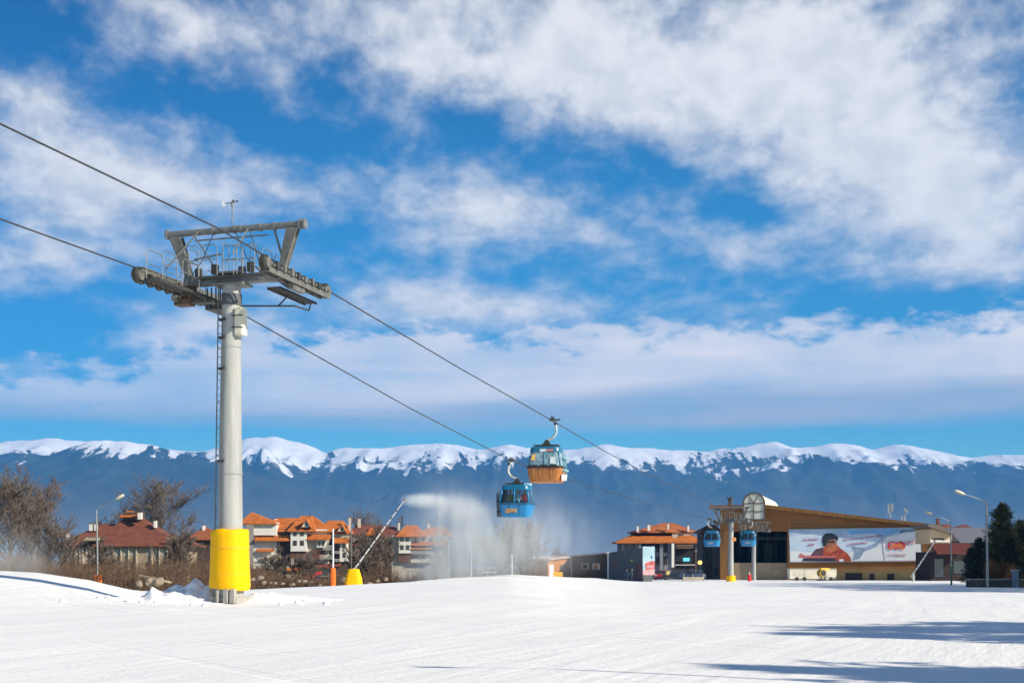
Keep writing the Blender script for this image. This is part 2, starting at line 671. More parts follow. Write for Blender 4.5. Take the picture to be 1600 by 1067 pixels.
def mat_snow():
    m = bpy.data.materials.new('groomed_snow')
    m.use_nodes = True
    t = m.node_tree
    p = t.nodes['Principled BSDF']
    p.inputs['Roughness'].default_value = 0.65
    p.inputs['Specular IOR Level'].default_value = 0.25

    def nd(k, **a):
        n = t.nodes.new(k)
        for x, y in a.items():
            setattr(n, x, y)
        return n
    tc_ = nd('ShaderNodeTexCoord')
    # groomer and ski tracks run down the line of the slope
    mp = nd('ShaderNodeMapping')
    mp.vector_type = 'TEXTURE'
    mp.inputs['Rotation'].default_value = (0, 0, R(-19))
    mp.inputs['Scale'].default_value = (1.5, 22, 1)
    t.links.new(tc_.outputs['Object'], mp.inputs[0])
    trk = nd('ShaderNodeTexNoise')
    trk.inputs['Scale'].default_value = 1.0
    trk.inputs['Detail'].default_value = 7
    trk.inputs['Roughness'].default_value = 0.62
    trk.inputs['Distortion'].default_value = 0.25
    t.links.new(mp.outputs[0], trk.inputs['Vector'])
    mp2 = nd('ShaderNodeMapping')
    mp2.vector_type = 'TEXTURE'
    mp2.inputs['Rotation'].default_value = (0, 0, R(-26))
    mp2.inputs['Scale'].default_value = (0.35, 9, 1)
    t.links.new(tc_.outputs['Object'], mp2.inputs[0])
    trk2 = nd('ShaderNodeTexNoise')
    trk2.inputs['Scale'].default_value = 1.0
    trk2.inputs['Detail'].default_value = 5
    t.links.new(mp2.outputs[0], trk2.inputs['Vector'])
    gr = nd('ShaderNodeTexNoise')
    gr.inputs['Scale'].default_value = 6.0
    gr.inputs['Detail'].default_value = 8
    gr.inputs['Roughness'].default_value = 0.7
    t.links.new(tc_.outputs['Object'], gr.inputs['Vector'])
    lg = nd('ShaderNodeTexNoise')
    lg.inputs['Scale'].default_value = 0.16
    lg.inputs['Detail'].default_value = 4
    t.links.new(tc_.outputs['Object'], lg.inputs['Vector'])

    def ma(op, a, b):
        n = nd('ShaderNodeMath', operation=op)
        for i, v in enumerate((a, b)):
            if hasattr(v, 'node'):
                t.links.new(v, n.inputs[i])
            else:
                n.inputs[i].default_value = v
        return n.outputs[0]
    # tracks come and go in broad patches, with a few strayed ski lines crossing them
    pm = nd('ShaderNodeMapRange')
    pm.inputs['From Min'].default_value = 0.38
    pm.inputs['From Max'].default_value = 0.62
    pm.inputs['To Min'].default_value = 0.35
    pm.inputs['To Max'].default_value = 1.3
    t.links.new(lg.outputs[0], pm.inputs[0])
    mp3 = nd('ShaderNodeMapping')
    mp3.vector_type = 'TEXTURE'
    mp3.inputs['Rotation'].default_value = (0, 0, R(34))
    mp3.inputs['Scale'].default_value = (1.4, 30, 1)
    t.links.new(tc_.outputs['Object'], mp3.inputs[0])
    vr = nd('ShaderNodeTexNoise')
    vr.inputs['Scale'].default_value = 1.0
    vr.inputs['Detail'].default_value = 3
    t.links.new(mp3.outputs[0], vr.inputs['Vector'])
    ln = nd('ShaderNodeMapRange')
    ln.inputs['From Min'].default_value = 0.60
    ln.inputs['From Max'].default_value = 0.72
    t.links.new(vr.outputs[0], ln.inputs[0])
    h = ma('ADD', ma('SUBTRACT', ma('MULTIPLY', ma('MULTIPLY', trk.outputs[0], pm.outputs[0]), 0.9), ma('MULTIPLY', ln.outputs[0], 0.35)), ma('ADD', ma('MULTIPLY', gr.outputs[0], 0.30), ma('MULTIPLY', trk2.outputs[0], 0.35)))
    bp = nd('ShaderNodeBump')
    bp.inputs['Strength'].default_value = 0.8
    bp.inputs['Distance'].default_value = 0.10
    t.links.new(h, bp.inputs['Height'])
    t.links.new(bp.outputs[0], p.inputs['Normal'])
    mr = nd('ShaderNodeMapRange')
    mr.inputs['From Min'].default_value = 0.3
    mr.inputs['From Max'].default_value = 0.7
    t.links.new(ma('ADD', ma('MULTIPLY', lg.outputs[0], 0.5), ma('MULTIPLY', trk.outputs[0], 0.5)), mr.inputs[0])
    mx = nd('ShaderNodeMix', data_type='RGBA')
    t.links.new(mr.outputs[0], mx.inputs[0])
    mx.inputs[6].default_value = (0.77, 0.77, 0.755, 1)
    mx.inputs[7].default_value = (0.89, 0.885, 0.865, 1)
    t.links.new(mx.outputs[2], p.inputs['Base Color'])
    return m


SNOW = mat_snow()
xs = np.concatenate([np.linspace(-170, -42, 100), np.arange(-41.5, 62, 0.5), np.linspace(63, 240, 120)])
ys = np.concatenate([np.linspace(-70, 4, 40), np.arange(5, 130, 0.6), np.linspace(131, 330, 130)])
GX, GY = np.meshgrid(xs, ys)
GZ = snow_z(GX, GY)
gpx = CX + F * GX / np.maximum(GY, 25)
edge = np.interp(gpx, [-1200, 0, 215, 640, 800, 900, 1000, 3000], [66, 68, 92, 100, 175, 260, 330, 330]) + 6 * fbm(GX * 0.2, GY * 0.2, 4, 9)
ins = GY < edge
keep = ins[:-1, :-1]
snow = grid_mesh('snow_slope', GX, GY, GZ, [SNOW], keep)
tag(snow, kind='structure')

GRASS = mat('dry_grass', (0.10, 0.075, 0.035), 0.95, var=0.5, scale=0.8, bump=1.0, bscale=6, rgb2=(0.17, 0.14, 0.06))
bx = np.concatenate([np.linspace(-9000, -420, 30), np.linspace(-400, 400, 160), np.linspace(420, 9000, 30)])
by = np.concatenate([np.linspace(-90, 50, 15), np.linspace(52, 420, 130), np.geomspace(440, 9000, 40)])
BX, BY = np.meshgrid(bx, by)
BZ = snow_z(BX, BY) - np.where(BY < edge.max(), 0.12, 0.12)
sn = np.clip((BY - 60) / 60, 0, 1)
BZ = BZ - 2.5 * sstep((BY - 200) / 150) - 380 * sstep((BY - 700) / 5000)
BZ = BZ + (fbm(BX * 0.15, BY * 0.15, 4, 5) - 0.5) * 0.8 * sn * (BX / np.maximum(BY, 1) < 0.0)
bpx = CX + F * BX / np.maximum(BY, 25)
BZ = BZ - 0.9 * (BY < np.interp(bpx, [-1200, 0, 215, 640, 800, 900, 1000, 3000], [64, 66, 90, 98, 172, 256, 326, 326]))
land = grid_mesh('meadow', BX, BY, BZ, [GRASS])
tag(land, kind='structure')

# ------------------------------------------------------------------ mountains (8 to 14 km away)
SKYL = np.array([(-900, 700), (-500, 694), (-200, 697), (0, 692), (50, 686), (90, 685), (130, 690), (200, 696), (265, 703), (310, 704), (345, 700), (385, 685), (430, 682), (470, 692),
                 (510, 706), (545, 700), (600, 699), (640, 695), (680, 692), (720, 697), (760, 702), (795, 694), (815, 698), (850, 704), (900, 702), (950, 693), (985, 699),
                 (1010, 701), (1060, 703), (1110, 704), (1150, 699), (1185, 694), (1210, 690), (1240, 697), (1265, 698), (1300, 694), (1330, 696), (1365, 702), (1400, 695),
                 (1440, 700), (1480, 709), (1520, 716), (1560, 712), (1600, 710), (1800, 706), (2100, 700), (2500, 704)])
LEFT = np.array([(-900, 730), (-500, 715), (-200, 712), (0, 722), (40, 706), (75, 712), (100, 703), (140, 688), (165, 686), (200, 691), (240, 697), (270, 704), (310, 713), (345, 722), (420, 745), (520, 775), (620, 800), (700, 830), (800, 862)])
mx_ = np.linspace(-9500, 12500, 860)
my_ = np.concatenate([np.linspace(6200, 13400, 230), np.linspace(13450, 15000, 12)])
MX, MY = np.meshgrid(mx_, my_)


def ridge(tbl, Y0, front, back, seed, spur):
    px = CX + F * MX / Y0
    top = CZ + (HY - np.interp(px, tbl[:, 0], tbl[:, 1])) / F * Y0
    wob = (fbm(MX / 1500, MY / 1500, 4, seed) - 0.5) * 900
    t = (Y0 - MY + wob * np.clip((Y0 - MY) / 1500, 0, 1)) / front
    base = np.where(t >= 0, (1 - np.clip(t, 0, 1)) ** 1.25, 1 - np.clip(-t * front / back, 0, 1) ** 1.5 * 0.9)
    sp_ = fbm(MX / 800 + 0.25 * fbm(MX / 700, MY / 700, 3, seed + 9), MY / 2600, 5, seed + 4, 0.5, True)
    amp = np.clip(np.abs(t) * 5.0, 0.0, 1) * np.clip(1.15 - t, 0, 1)
    z = -330 + (top + 330) * base + spur * (sp_ - 0.62) * amp
    det = (fbm(MX / 170, MY / 170, 4, seed + 21) - 0.5) * 100 * np.clip(np.abs(t) * 8, 0.4, 1) * np.clip(1.3 - t, 0.2, 1)
    return z + det


MZ = np.maximum(ridge(SKYL, 12600, 5400, 2500, 31, 520), ridge(LEFT, 10300, 3600, 1500, 57, 420))
MZ = np.maximum(MZ, -380 + 20 * fbm(MX / 900, MY / 900, 3, 2))
mm = bpy.data.materials.new('forested_mountain')
mm.use_nodes = True
t_ = mm.node_tree
p_ = t_.nodes['Principled BSDF']
p_.inputs['Roughness'].default_value = 0.9
p_.inputs['Specular IOR Level'].default_value = 0.1


def tn(k, **a):
    n = t_.nodes.new(k)
    for x, y in a.items():
        setattr(n, x, y)
    return n


def tm(op, a, b, clamp=False):
    n = tn('ShaderNodeMath', operation=op)
    n.use_clamp = clamp
    for i, v in enumerate((a, b)):
        if hasattr(v, 'node'):
            t_.links.new(v, n.inputs[i])
        else:
            n.inputs[i].default_value = v
    return n.outputs[0]


geo = tn('ShaderNodeNewGeometry')
sxyz = tn('ShaderNodeSeparateXYZ')
t_.links.new(geo.outputs['Position'], sxyz.inputs[0])
n1 = tn('ShaderNodeTexNoise')
n1.inputs['Scale'].default_value = 0.0011
n1.inputs['Detail'].default_value = 8
n1.inputs['Roughness'].default_value = 0.6
t_.links.new(geo.outputs['Position'], n1.inputs['Vector'])
n2 = tn('ShaderNodeTexNoise')
n2.inputs['Scale'].default_value = 0.012
n2.inputs['Detail'].default_value = 6
n2.inputs['Roughness'].default_value = 0.7
gm = tn('ShaderNodeMapping')
gm.inputs['Scale'].default_value = (0.0055, 0.0009, 0.0012)
t_.links.new(geo.outputs['Position'], gm.inputs[0])
n4 = tn('ShaderNodeTexNoise')
n4.inputs['Scale'].default_value = 1.0
n4.inputs['Detail'].default_value = 7
n4.inputs['Roughness'].default_value = 0.65
n4.inputs['Distortion'].default_value = 0.8
t_.links.new(gm.outputs[0], n4.inputs['Vector'])
t_.links.new(geo.outputs['Position'], n2.inputs['Vector'])
# tree line: bare snow above it, forest with a few clearings below
lvl = tm('ADD', sxyz.outputs[2], tm('ADD', tm('MULTIPLY', tm('SUBTRACT', n1.outputs[0], 0.5), 620), tm('ADD', tm('MULTIPLY', tm('SUBTRACT', n2.outputs[0], 0.5), 420), tm('MULTIPLY', tm('SUBTRACT', n4.outputs[0], 0.5), 900))))
sf = tn('ShaderNodeMapRange', interpolation_type='SMOOTHSTEP')
t_.links.new(lvl, sf.inputs[0])
sf.inputs['From Min'].default_value = 860
sf.inputs['From Max'].default_value = 895
clr = tn('ShaderNodeMapRange')
n3 = tn('ShaderNodeTexNoise')
n3.inputs['Scale'].default_value = 0.0035
n3.inputs['Detail'].default_value = 5
n3.inputs['Roughness'].default_value = 0.75
t_.links.new(geo.outputs['Position'], n3.inputs['Vector'])
t_.links.new(n3.outputs[0], clr.inputs[0])
clr.inputs['From Min'].default_value = 0.70
clr.inputs['From Max'].default_value = 0.76
fm = tn('ShaderNodeMix', data_type='RGBA')
fr_ = tn('ShaderNodeMapRange')
t_.links.new(tm('ADD', tm('MULTIPLY', n4.outputs[0], 0.5), tm('MULTIPLY', n3.outputs[0], 0.5)), fr_.inputs[0])
fr_.inputs['From Min'].default_value = 0.4
fr_.inputs['From Max'].default_value = 0.62
t_.links.new(fr_.outputs[0], fm.inputs[0])
fm.inputs[6].default_value = (0.006, 0.010, 0.011, 1)
fm.inputs[7].default_value = (0.050, 0.056, 0.052, 1)
fx = tn('ShaderNodeMix', data_type='RGBA')
t_.links.new(tm('MAXIMUM', sf.outputs[0], tm('MULTIPLY', clr.outputs[0], 0.45), True), fx.inputs[0])
t_.links.new(fm.outputs[2], fx.inputs[6])
fx.inputs[7].default_value = (0.88, 0.88, 0.90, 1)
t_.links.new(fx.outputs[2], p_.inputs['Base Color'])
mount = grid_mesh('mountains', MX, MY, MZ, [mm])
tag(mount, kind='structure')

# ------------------------------------------------------------------ the air between here and the mountains
hz = MB().box(-13000, 16000, -120, 15600, -420, 1750)
hm = bpy.data.materials.new('clear_winter_haze')
hm.use_nodes = True
hm.node_tree.nodes.clear()
ho = hm.node_tree.nodes.new('ShaderNodeOutputMaterial')
hv = hm.node_tree.nodes.new('ShaderNodeVolumePrincipled')
hv.inputs['Color'].default_value = HAZE_COL
hv.inputs['Density'].default_value = HAZE_DEN
hv.inputs['Anisotropy'].default_value = 0.0
hm.node_tree.links.new(hv.outputs[0], ho.inputs['Volume'])
haze = hz.build('haze', hm)
tag(haze, kind='stuff', label='pale blue haze in the air between the slope and the far mountains', cat='haze')

# ================================================================== shared materials
STEEL = mat('galvanised_steel', (0.18, 0.185, 0.185), 0.5, 0.2, var=0.22, scale=3, bump=0.15)
DSTEEL = mat('dark_greased_steel', (0.065, 0.065, 0.062), 0.55, 0.4, var=0.4, scale=5)
RUBBER = mat('sheave_rubber', (0.035, 0.033, 0.03), 0.7, var=0.3)
TSTEEL = mat('weathered_tan_steel', (0.16, 0.155, 0.14), 0.55, 0.2, var=0.3, scale=4, bump=0.2)
SHAFT = mat('pale_tower_paint', (0.335, 0.34, 0.33), 0.5, var=0.2, scale=1.2, stretch=(3, 3, 0.25), bump=0.05)
RUST = mat('rusty_brown_steel', (0.12, 0.075, 0.05), 0.8, var=0.4, scale=5)
YELLOW = mat('yellow_crash_pad_vinyl', (0.88, 0.47, 0.002), 0.6, var=0.07, scale=1.5, bump=0.35, bscale=2.2, spec=0.15)
ORANGE = mat('orange_pad_vinyl', (0.86, 0.16, 0.01), 0.45, var=0.06, bump=0.2, bscale=3)
CREAM = mat('cream_painted_box', (0.72, 0.66, 0.52), 0.5, var=0.08)
WHITE = mat('white_paint', (0.78, 0.78, 0.76), 0.5, var=0.06)
BLACK = mat('black_plastic', (0.02, 0.02, 0.022), 0.5, var=0.2)
CONC = mat('grey_concrete', (0.36, 0.34, 0.31), 0.9, var=0.25, scale=3, bump=0.4)
ROPE = mat('steel_wire_rope', (0.045, 0.045, 0.05), 0.6, 0.2, var=0.5, scale=9, bump=0.5, bscale=30)
LINE_RZ = -math.atan2(0.2873, 0.9578)
DL = Vector((0.2873, 0.9578, 0))
DU = Vector((0.9578, -0.2873, 0))


# ================================================================== lift towers
def lift_tower(label, base, hs, r0, r1, detail, left_z, right_z, gl=-2.2, gr=2.85, beam=1.95):
    """cable lift tower; local x across the line, y downhill along it. hs: height of the shaft"""
    t = thing('lift_tower', label, 'lift tower', base, LINE_RZ, 'lift towers along the gondola line')
    n = 28 if detail else 16

    def B(mb, name, m, parent=t, **k):
        return mb.build(name, m, parent, world=False, **k)
    mb = MB()
    mb.tube([(0, 0, -0.6), (0, 0, hs * 0.5), (0.06, 0, hs)], [r0, (r0 + r1) / 2, r1], n)
    for k in range(1, 5):   # flanges between the shaft sections
        if detail and k in (2, 4):
            zz = hs * k / 5
            rr = r0 + (r1 - r0) * k / 5 + 0.012
            mb.tube([(0.06 * zz / hs, 0, zz - 0.025), (0.06 * zz / hs, 0, zz + 0.025)], rr, n)
    shaft = B(mb, 'shaft', SHAFT, smooth='auto')
    if detail:
        # small bolts and cable clips on the shaft
        for zz in (9.0, 10.9, 5.4, 10.2):
            for a in (225, 262):
                rr = r0 + (r1 - r0) * zz / hs + 0.03
                x, y = rr * math.cos(R(a)), rr * math.sin(R(a))
                B(MB().box(x - 0.045, x + 0.045, y - 0.045, y + 0.045, zz - 0.05, zz + 0.06), 'cable_clip', DSTEEL, shaft)
        mb = MB().tube([(0.055, 0, hs - 0.85), (0.06, 0, hs - 0.42)], r1 + 0.04, n)
        B(mb, 'collar', mat('collar_grey', (0.09, 0.095, 0.105), 0.6, var=0.15), smooth='auto')
        mb = MB().box(r1 + 0.0, r1 + 0.33, -0.32, 0.1, hs - 2.05, hs - 0.98)
        cb = B(mb, 'control_box', CREAM, bevel=0.02)
        mb = MB().box(r1 + 0.03, r1 + 0.30, -0.335, -0.322, hs - 2.0, hs - 1.03)
        B(mb, 'door', CREAM, cb)
        for q in (1.28, 1.74):
            B(MB().box(r1 - 0.1, r1 + 0.36, -0.345, -0.30, hs - q - 0.04, hs - q), 'strap', DSTEEL, cb)
        mb = MB()
        mb.tube([(-0.15, -r0 - 0.04, 1.0), (-0.12, -r1 - 0.06, hs - 1.2)], 0.022, 6)
        B(mb, 'cable_conduit', DSTEEL)
    # ladder on the uphill left side
    mb = MB()
    lx = [-r0 - 0.05, -r1 - 0.05]
    zb, zt = (2.3, hs + 0.4) if detail else (1.5, hs + 0.3)
    for dy in (-0.2, 0.2):
        mb.bar((lx[0], dy, zb), (lx[1], dy, zt), 0.035, 0.035)
    k = zb
    while k < zt:
        f = k / hs
        x = lx[0] + (lx[1] - lx[0]) * f
        mb.bar((x, -0.2, k), (x, 0.2, k), 0.022, 0.022)
        k += 0.3
    k = zb + 0.2
    while k < zt - 0.4:
        f = k / hs
        x = lx[0] + (lx[1] - lx[0]) * f
        for dy in (-0.2, 0.2):
            mb.bar((x, dy, k), (x + 0.15, dy * 0.8, k), 0.03, 0.03)
        k += 1.05
    B(mb, 'ladder', STEEL)
    # padding at the foot
    if detail:
        rings = []
        rr_ = random.Random(4)
        for (zz, rr, lump) in ((0.42, 0.60, 0), (0.44, 0.72, .02), (0.6, 0.755, .02), (0.95, 0.735, .012), (1.5, 0.715, .01), (2.0, 0.705, .01), (2.5, 0.70, .01), (2.66, 0.70, .018), (2.74, 0.66, .02), (2.76, 0.5, 0)):
            ring = []
            for q in range(40):
                a = 2 * math.pi * q / 40
                sq = 1.0 / (abs(math.cos(a)) ** 6 + abs(math.sin(a)) ** 6) ** (1 / 6)
                r_ = rr * (0.72 + 0.28 * sq) * (1 + lump * math.sin(q * 2.3 + zz * 5) + lump * rr_.uniform(-.5, .5))
                ring.append((r_ * math.cos(a) - 0.02, r_ * math.sin(a), zz + (0.03 * math.sin(q * 0.7) if zz > 2.6 else 0) - (0.06 * math.cos(a) if zz < 0.7 else 0)))
            rings.append(ring)
        mb = MB().loft(rings)
        pad = B(mb, 'crash_pad', YELLOW, smooth='auto')
        for zz in (1.05, 2.05):
            mb = MB()
            ring = [[((0.735 - 0.01 * (zz - 1)) * math.cos(2 * math.pi * q / 40) * (0.72 + 0.28 / (abs(math.cos(2 * math.pi * q / 40)) ** 6 + abs(math.sin(2 * math.pi * q / 40)) ** 6) ** (1 / 6)) - 0.02,
                      (0.735 - 0.01 * (zz - 1)) * math.sin(2 * math.pi * q / 40) * (0.72 + 0.28 / (abs(math.cos(2 * math.pi * q / 40)) ** 6 + abs(math.sin(2 * math.pi * q / 40)) ** 6) ** (1 / 6)), zz + h_) for q in range(40)] for h_ in (-0.03, 0.03)]
            mb.loft(ring)
            B(mb, 'webbing_strap', mat('faded_yellow_strap', (0.80, 0.45, 0.02), 0.6), pad)
        mb = MB().box(-0.62, 0.62, -0.62, 0.62, -0.9, 0.12)
        mb.box(0.10, 0.30, -0.78, -0.6, -0.1, 0.45).box(0.36, 0.58, -0.75, -0.55, -0.1, 0.45).box(-0.2, -0.1, -0.8, -0.7, -0.1, 0.4)
        B(mb, 'footing', CONC, bevel=0.02)
    else:
        mb = MB().tube([(0, 0, -0.2), (0, 0, 0.95)], [r0 + 0.32, r0 + 0.22], 18)
        if base[1] < 215:
            B(mb, 'crash_pad', YELLOW, smooth='auto')
    # ---------------- head
    zc = hs + 0.17
    mb = MB()
    mb.box(gl + 0.25, gr - 0.55, -0.2, 0.2, zc - 0.17, zc + 0.17)
    mb.box(-0.62, 0.74, -0.46, 0.46, zc - 0.26, zc - 0.175)
    mb.box(-0.55, 0.65, -0.4, 0.4, zc + 0.175, zc + 0.26)
    B(mb, 'crossarm', STEEL, bevel=0.012)
    zt_ = zc + beam            # lifting beam on top
    mb = MB()
    mb.tube([(gl - 0.6, 0, zt_), (gr + 0.25, 0, zt_)], 0.125, 14)
    for x in (gl - 0.62, gr + 0.12, gr + 0.3):
        mb.tube([(x, 0, zt_), (x + 0.09, 0, zt_)], 0.19, 16)
    for x in (gl + 1.4, gl + 2.35, gl + 2.6, gr - 1.6, gr - 1.0):
        mb.tube([(x, 0, zt_), (x + 0.1, 0, zt_)], 0.155, 14)
    tb = B(mb, 'lifting_beam', STEEL, smooth='auto')
    # tapering leg plates carry the beam
    for (xt, xb, w) in ((gl - 0.2, gl + 0.42, 0.34), (gr - 0.15, gr - 0.62, 0.32)):
        mb = MB()
        for dy in (-0.13, 0.13):
            o = [(xt - w * 0.75, dy - 0.02, zt_ - 0.13), (xt + w * 0.75, dy - 0.02, zt_ - 0.13), (xb + w * 0.36, dy - 0.02, zc + 0.16), (xb - w * 0.36, dy - 0.02, zc + 0.16)]
            mb.prism(o, (0, 0.04, 0))
        mb.bar((xt + w * 0.5, 0, zt_ - 0.14), (xb + w * 0.3, 0, zc + 0.17), 0.25, 0.03, up=(1, 0, 0))
        B(mb, 'beam_leg', TSTEEL)
    B(MB().bar((gl + 0.65, -0.14, zt_ - 0.1), (-0.4, -0.14, zc + 0.2), 0.05, 0.05), 'brace', STEEL)
    B(MB().bar((gl + 0.7, -0.14, zc + 0.85), (gl + 1.9, -0.14, zc + 1.0), 0.06, 0.06), 'brace', STEEL)
    B(MB().bar((gl + 0.65, 0, zt_ - 0.32), (gr - 1.2, 0, zt_ - 0.32), 0.05, 0.05), 'brace', STEEL)
    B(MB().bar((gl - 0.3, -0.6, zc + 0.45), (gl + 0.9, -0.14, zt_ + 0.0), 0.05, 0.05), 'brace', STEEL)
    B(MB().bar((gr - 2.0, -0.14, zt_ - 0.05), (gr - 2.5, -0.4, zc + 0.9), 0.05, 0.05), 'brace', STEEL)
    B(MB().bar((gr - 1.0, 0.1, zt_ - 0.1), (gr - 0.62, 0.1, zc + 0.6), 0.07, 0.07), 'brace', STEEL)

    # sheave trains
    def train(name, u, z, L, nw, below):
        mbt = MB()
        wz_ = z - 0.30 if below else z - 0.25          # wheel axles
        bz = z - 0.02 if below else z - 0.42           # side beams
        for dx_ in (-0.20, 0.17):
            mbt.box(u + dx_, u + dx_ + 0.03, -L, L, bz - 0.11, bz + 0.09)
        for q in range(5):
            y = -L + 0.1 + (2 * L - 0.2) * q / 4
            mbt.box(u - 0.17, u + 0.17, y - 0.06, y + 0.06, bz - 0.06, bz + 0.05)
        mbt.box(u - 0.12, u + 0.12, -0.5, 0.5, z - 0.72, z - 0.5)
        tr = B(mbt, 'sheave_train', TSTEEL)
        rg_ = random.Random(int(u * 10) + nw)
        for i in range(nw):
            y = -L + 0.25 + (2 * L - 0.5) * i / (nw - 1)
            w = MB().disc((u, y, wz_), (1, 0, 0), 0.25, 0.12, 20)
            w.disc((u, y, wz_), (1, 0, 0), 0.15, 0.30, 12, 1)
            w.disc((u, y, wz_), (1, 0, 0), 0.06, 0.56, 8, 1)
            B(w, 'sheave_wheel', [RUBBER, TSTEEL if not below else DSTEEL], tr)
        if detail:
            for i in range(nw - 1):
                y = -L + 0.25 + (2 * L - 0.5) * (i + 0.5) / (nw - 1)
                w = MB()
                hh = rg_.uniform(0.10, 0.24)
                for dx_ in (-0.29, 0.2):
                    w.box(u + dx_, u + dx_ + 0.09, y - rg_.uniform(0.06, .12), y + rg_.uniform(0.06, .14), wz_ - 0.08, wz_ + hh)
                w.box(u - 0.2, u + 0.2, y - 0.04, y + 0.04, wz_ - 0.06, wz_ + 0.02)
                B(w, 'rope_catcher', TSTEEL if (not below and i % 3) else DSTEEL, tr)
            for y in (-L + 0.02, L - 0.02):
                w = MB().disc((u, y, wz_ + 0.06), (1, 0, 0), 0.30, 0.16, 22).disc((u, y, wz_ + 0.06), (1, 0, 0), 0.2, 0.34, 14, 1)
                B(w, 'end_sheave', [RUBBER, TSTEEL], tr)
        return tr
    lz, rz_ = left_z - base[2], right_z - base[2]
    train('sheave_train', gl, lz, 3.0 if detail else 2.2, 10 if detail else 6, True)
    train('sheave_train', gr, rz_, 2.6 if detail else 2.2, 9 if detail else 6, False)
    # brackets joining trains and crossarm
    mb = MB()
    mb.bar((gl + 0.5, 0, zc - 0.05), (gl + 0.28, 0, lz - 0.55), 0.34, 0.34)
    mb.box(gl - 0.15, gl + 0.5, -0.25, 0.25, lz - 0.85, lz - 0.6)
    B(mb, 'train_bracket', RUST if detail else STEEL)
    mb = MB()
    mb.bar((gr - 0.75, 0, zc), (gr - 0.2, 0, rz_ - 0.5), 0.3, 0.34)
    B(mb, 'train_bracket', TSTEEL if detail else STEEL)
    # catwalks: gratings with rails
    Lw = 3.1 if detail else 2.2

    def grate(x0, x1, y0, y1, z):
        mb = MB()
        mb.box(x0, x0 + 0.05, y0, y1, z - 0.1, z)
        mb.box(x1 - 0.05, x1, y0, y1, z - 0.1, z)
        y = y0
        while y < y1:
            mb.box(x0 + 0.05, x1 - 0.05, y, y + 0.05, z - 0.05, z - 0.005)
            y += 0.11 if detail else 0.3
        B(mb, 'catwalk', DSTEEL)
    grate(gl + 0.42, gl + 1.0, -Lw, Lw * 0.95, lz - 0.42)
    grate(gr - 0.95, gr - 0.4, -0.6, Lw * 0.85, rz_ - 0.62)
    grate(-0.9, gr - 1.0, -0.85, -0.45, zc - 0.02)

    def hoop(x, y0, y1, z, h=1.05, axis='y'):
        P = (lambda s, zz: (x, s, zz)) if axis == 'y' else (lambda s, zz: (s, x, zz))
        rr = 0.018 if detail else 0.03
        mb = MB()
        mb.tube([P(y0, z), P(y0, z + h - 0.12), P(y0 + 0.12, z + h), P(y1 - 0.12, z + h), P(y1, z + h - 0.12), P(y1, z)], rr, 6)
        mb.tube([P(y0, z + h * 0.52), P(y1, z + h * 0.52)], rr, 6)
        B(mb, 'railing', STEEL)
    zl, zr2 = lz - 0.42, rz_ - 0.6
    hoop(gl + 1.0, -2.9, -1.9, zl)
    hoop(gl + 0.44, -Lw, -2.0, zl, 1.1)
    hoop(gl + 1.0, -1.5, -0.3, zl)
    hoop(-0.86, -0.75, -0.1, zc, 1.2, 'x')
    hoop(-0.86, 0.15, 0.75, zc, 1.1, 'x')
    hoop(-0.86, 1.0, 1.5, zc, 1.1, 'x')
    hoop(0.6, -0.85, -0.2, zc, 1.2)
    hoop(gl + 0.9, -0.9, -0.2, zc, 1.1)
    hoop(gr - 1.05, 0.2, 1.2, zc - 0.1, 1.0)
    hoop(gr - 1.05, -0.8, 0.0, zc - 0.05, 1.0)
    hoop(0.82, 0.4, 0.9, zc, 1.1)
    if detail:
        hoop(gl + 1.0, 0.2, 1.2, zl, 1.0)
        hoop(gl + 0.44, -1.8, -0.7, zl, 1.05)
        hoop(0.1, -0.8, -0.3, zc, 1.3)
        hoop(1.3, -0.8, -0.1, zc, 1.15)
        hoop(-0.86, -1.5, -0.9, zc, 1.2, 'x')
        hoop(0.86, -0.7, 0.2, zc, 1.0, 'x')
        for (xa, xb) in ((gl + 1.6, gl + 0.6), (0.3, 1.5), (gr - 1.9, gr - 1.1)):
            B(MB().tube([(xa, -0.2, zt_ - 0.1), ((xa + xb) / 2, -0.3, zc + 0.7), (xb, -0.3, zc + 0.1)], 0.018, 6), 'power_cable', BLACK)
        for (x, y) in ((-0.5, -0.3), (0.35, 0.3), (1.05, -0.3), (gl + 0.7, 0.2)):
            B(MB().box(x - 0.12, x + 0.12, y - 0.1, y + 0.1, zc + 0.18, zc + 0.55), 'junction_box', DSTEEL)
    if detail:
        mb = MB()
        # hanging inspection frame under the right catwalk
        zf = zc - 1.0
        mb.tube([(0.3, 0.2, zf), (2.2, 1.1, zf + 0.06), (gr - 0.6, 2.3, zf + 0.1)], 0.035, 6)
        mb.tube([(1.6, 0.9, zf + 0.05), (gr - 0.8, 0.9, zr2 - 0.05)], 0.035, 6)
        mb.tube([(gr - 0.6, 2.3, zf + 0.1), (gr - 0.6, 2.5, zr2 - 0.05)], 0.03, 6)
        mb.box(-1.35, -0.4, 0.4, 1.6, zc - 1.02, zc - 0.94)
        mb.box(-1.3, -0.38, -0.7, -0.3, zc - 0.98, zc - 0.9)
        for q in range(5):
            x = -1.3 + 0.19 * q
            mb.bar((x, 0.5, zc - 0.96), (x, 0.5, zc - 0.15), 0.04, 0.05)
        mb.bar((-1.35, 0.9, zc - 0.98), (gl + 0.6, 1.2, lz - 0.5), 0.07, 0.07)
        B(mb, 'service_frame', DSTEEL)
        # wind gauge on the lifting beam
        ax = 0.08
        mb = MB().tube([(ax, 0, zt_), (ax, 0, zt_ + 1.0)], 0.022, 8)
        mb.bar((ax - 0.34, 0, zt_ + 1.05), (ax + 0.12, 0, zt_ + 1.05), 0.03, 0.03)
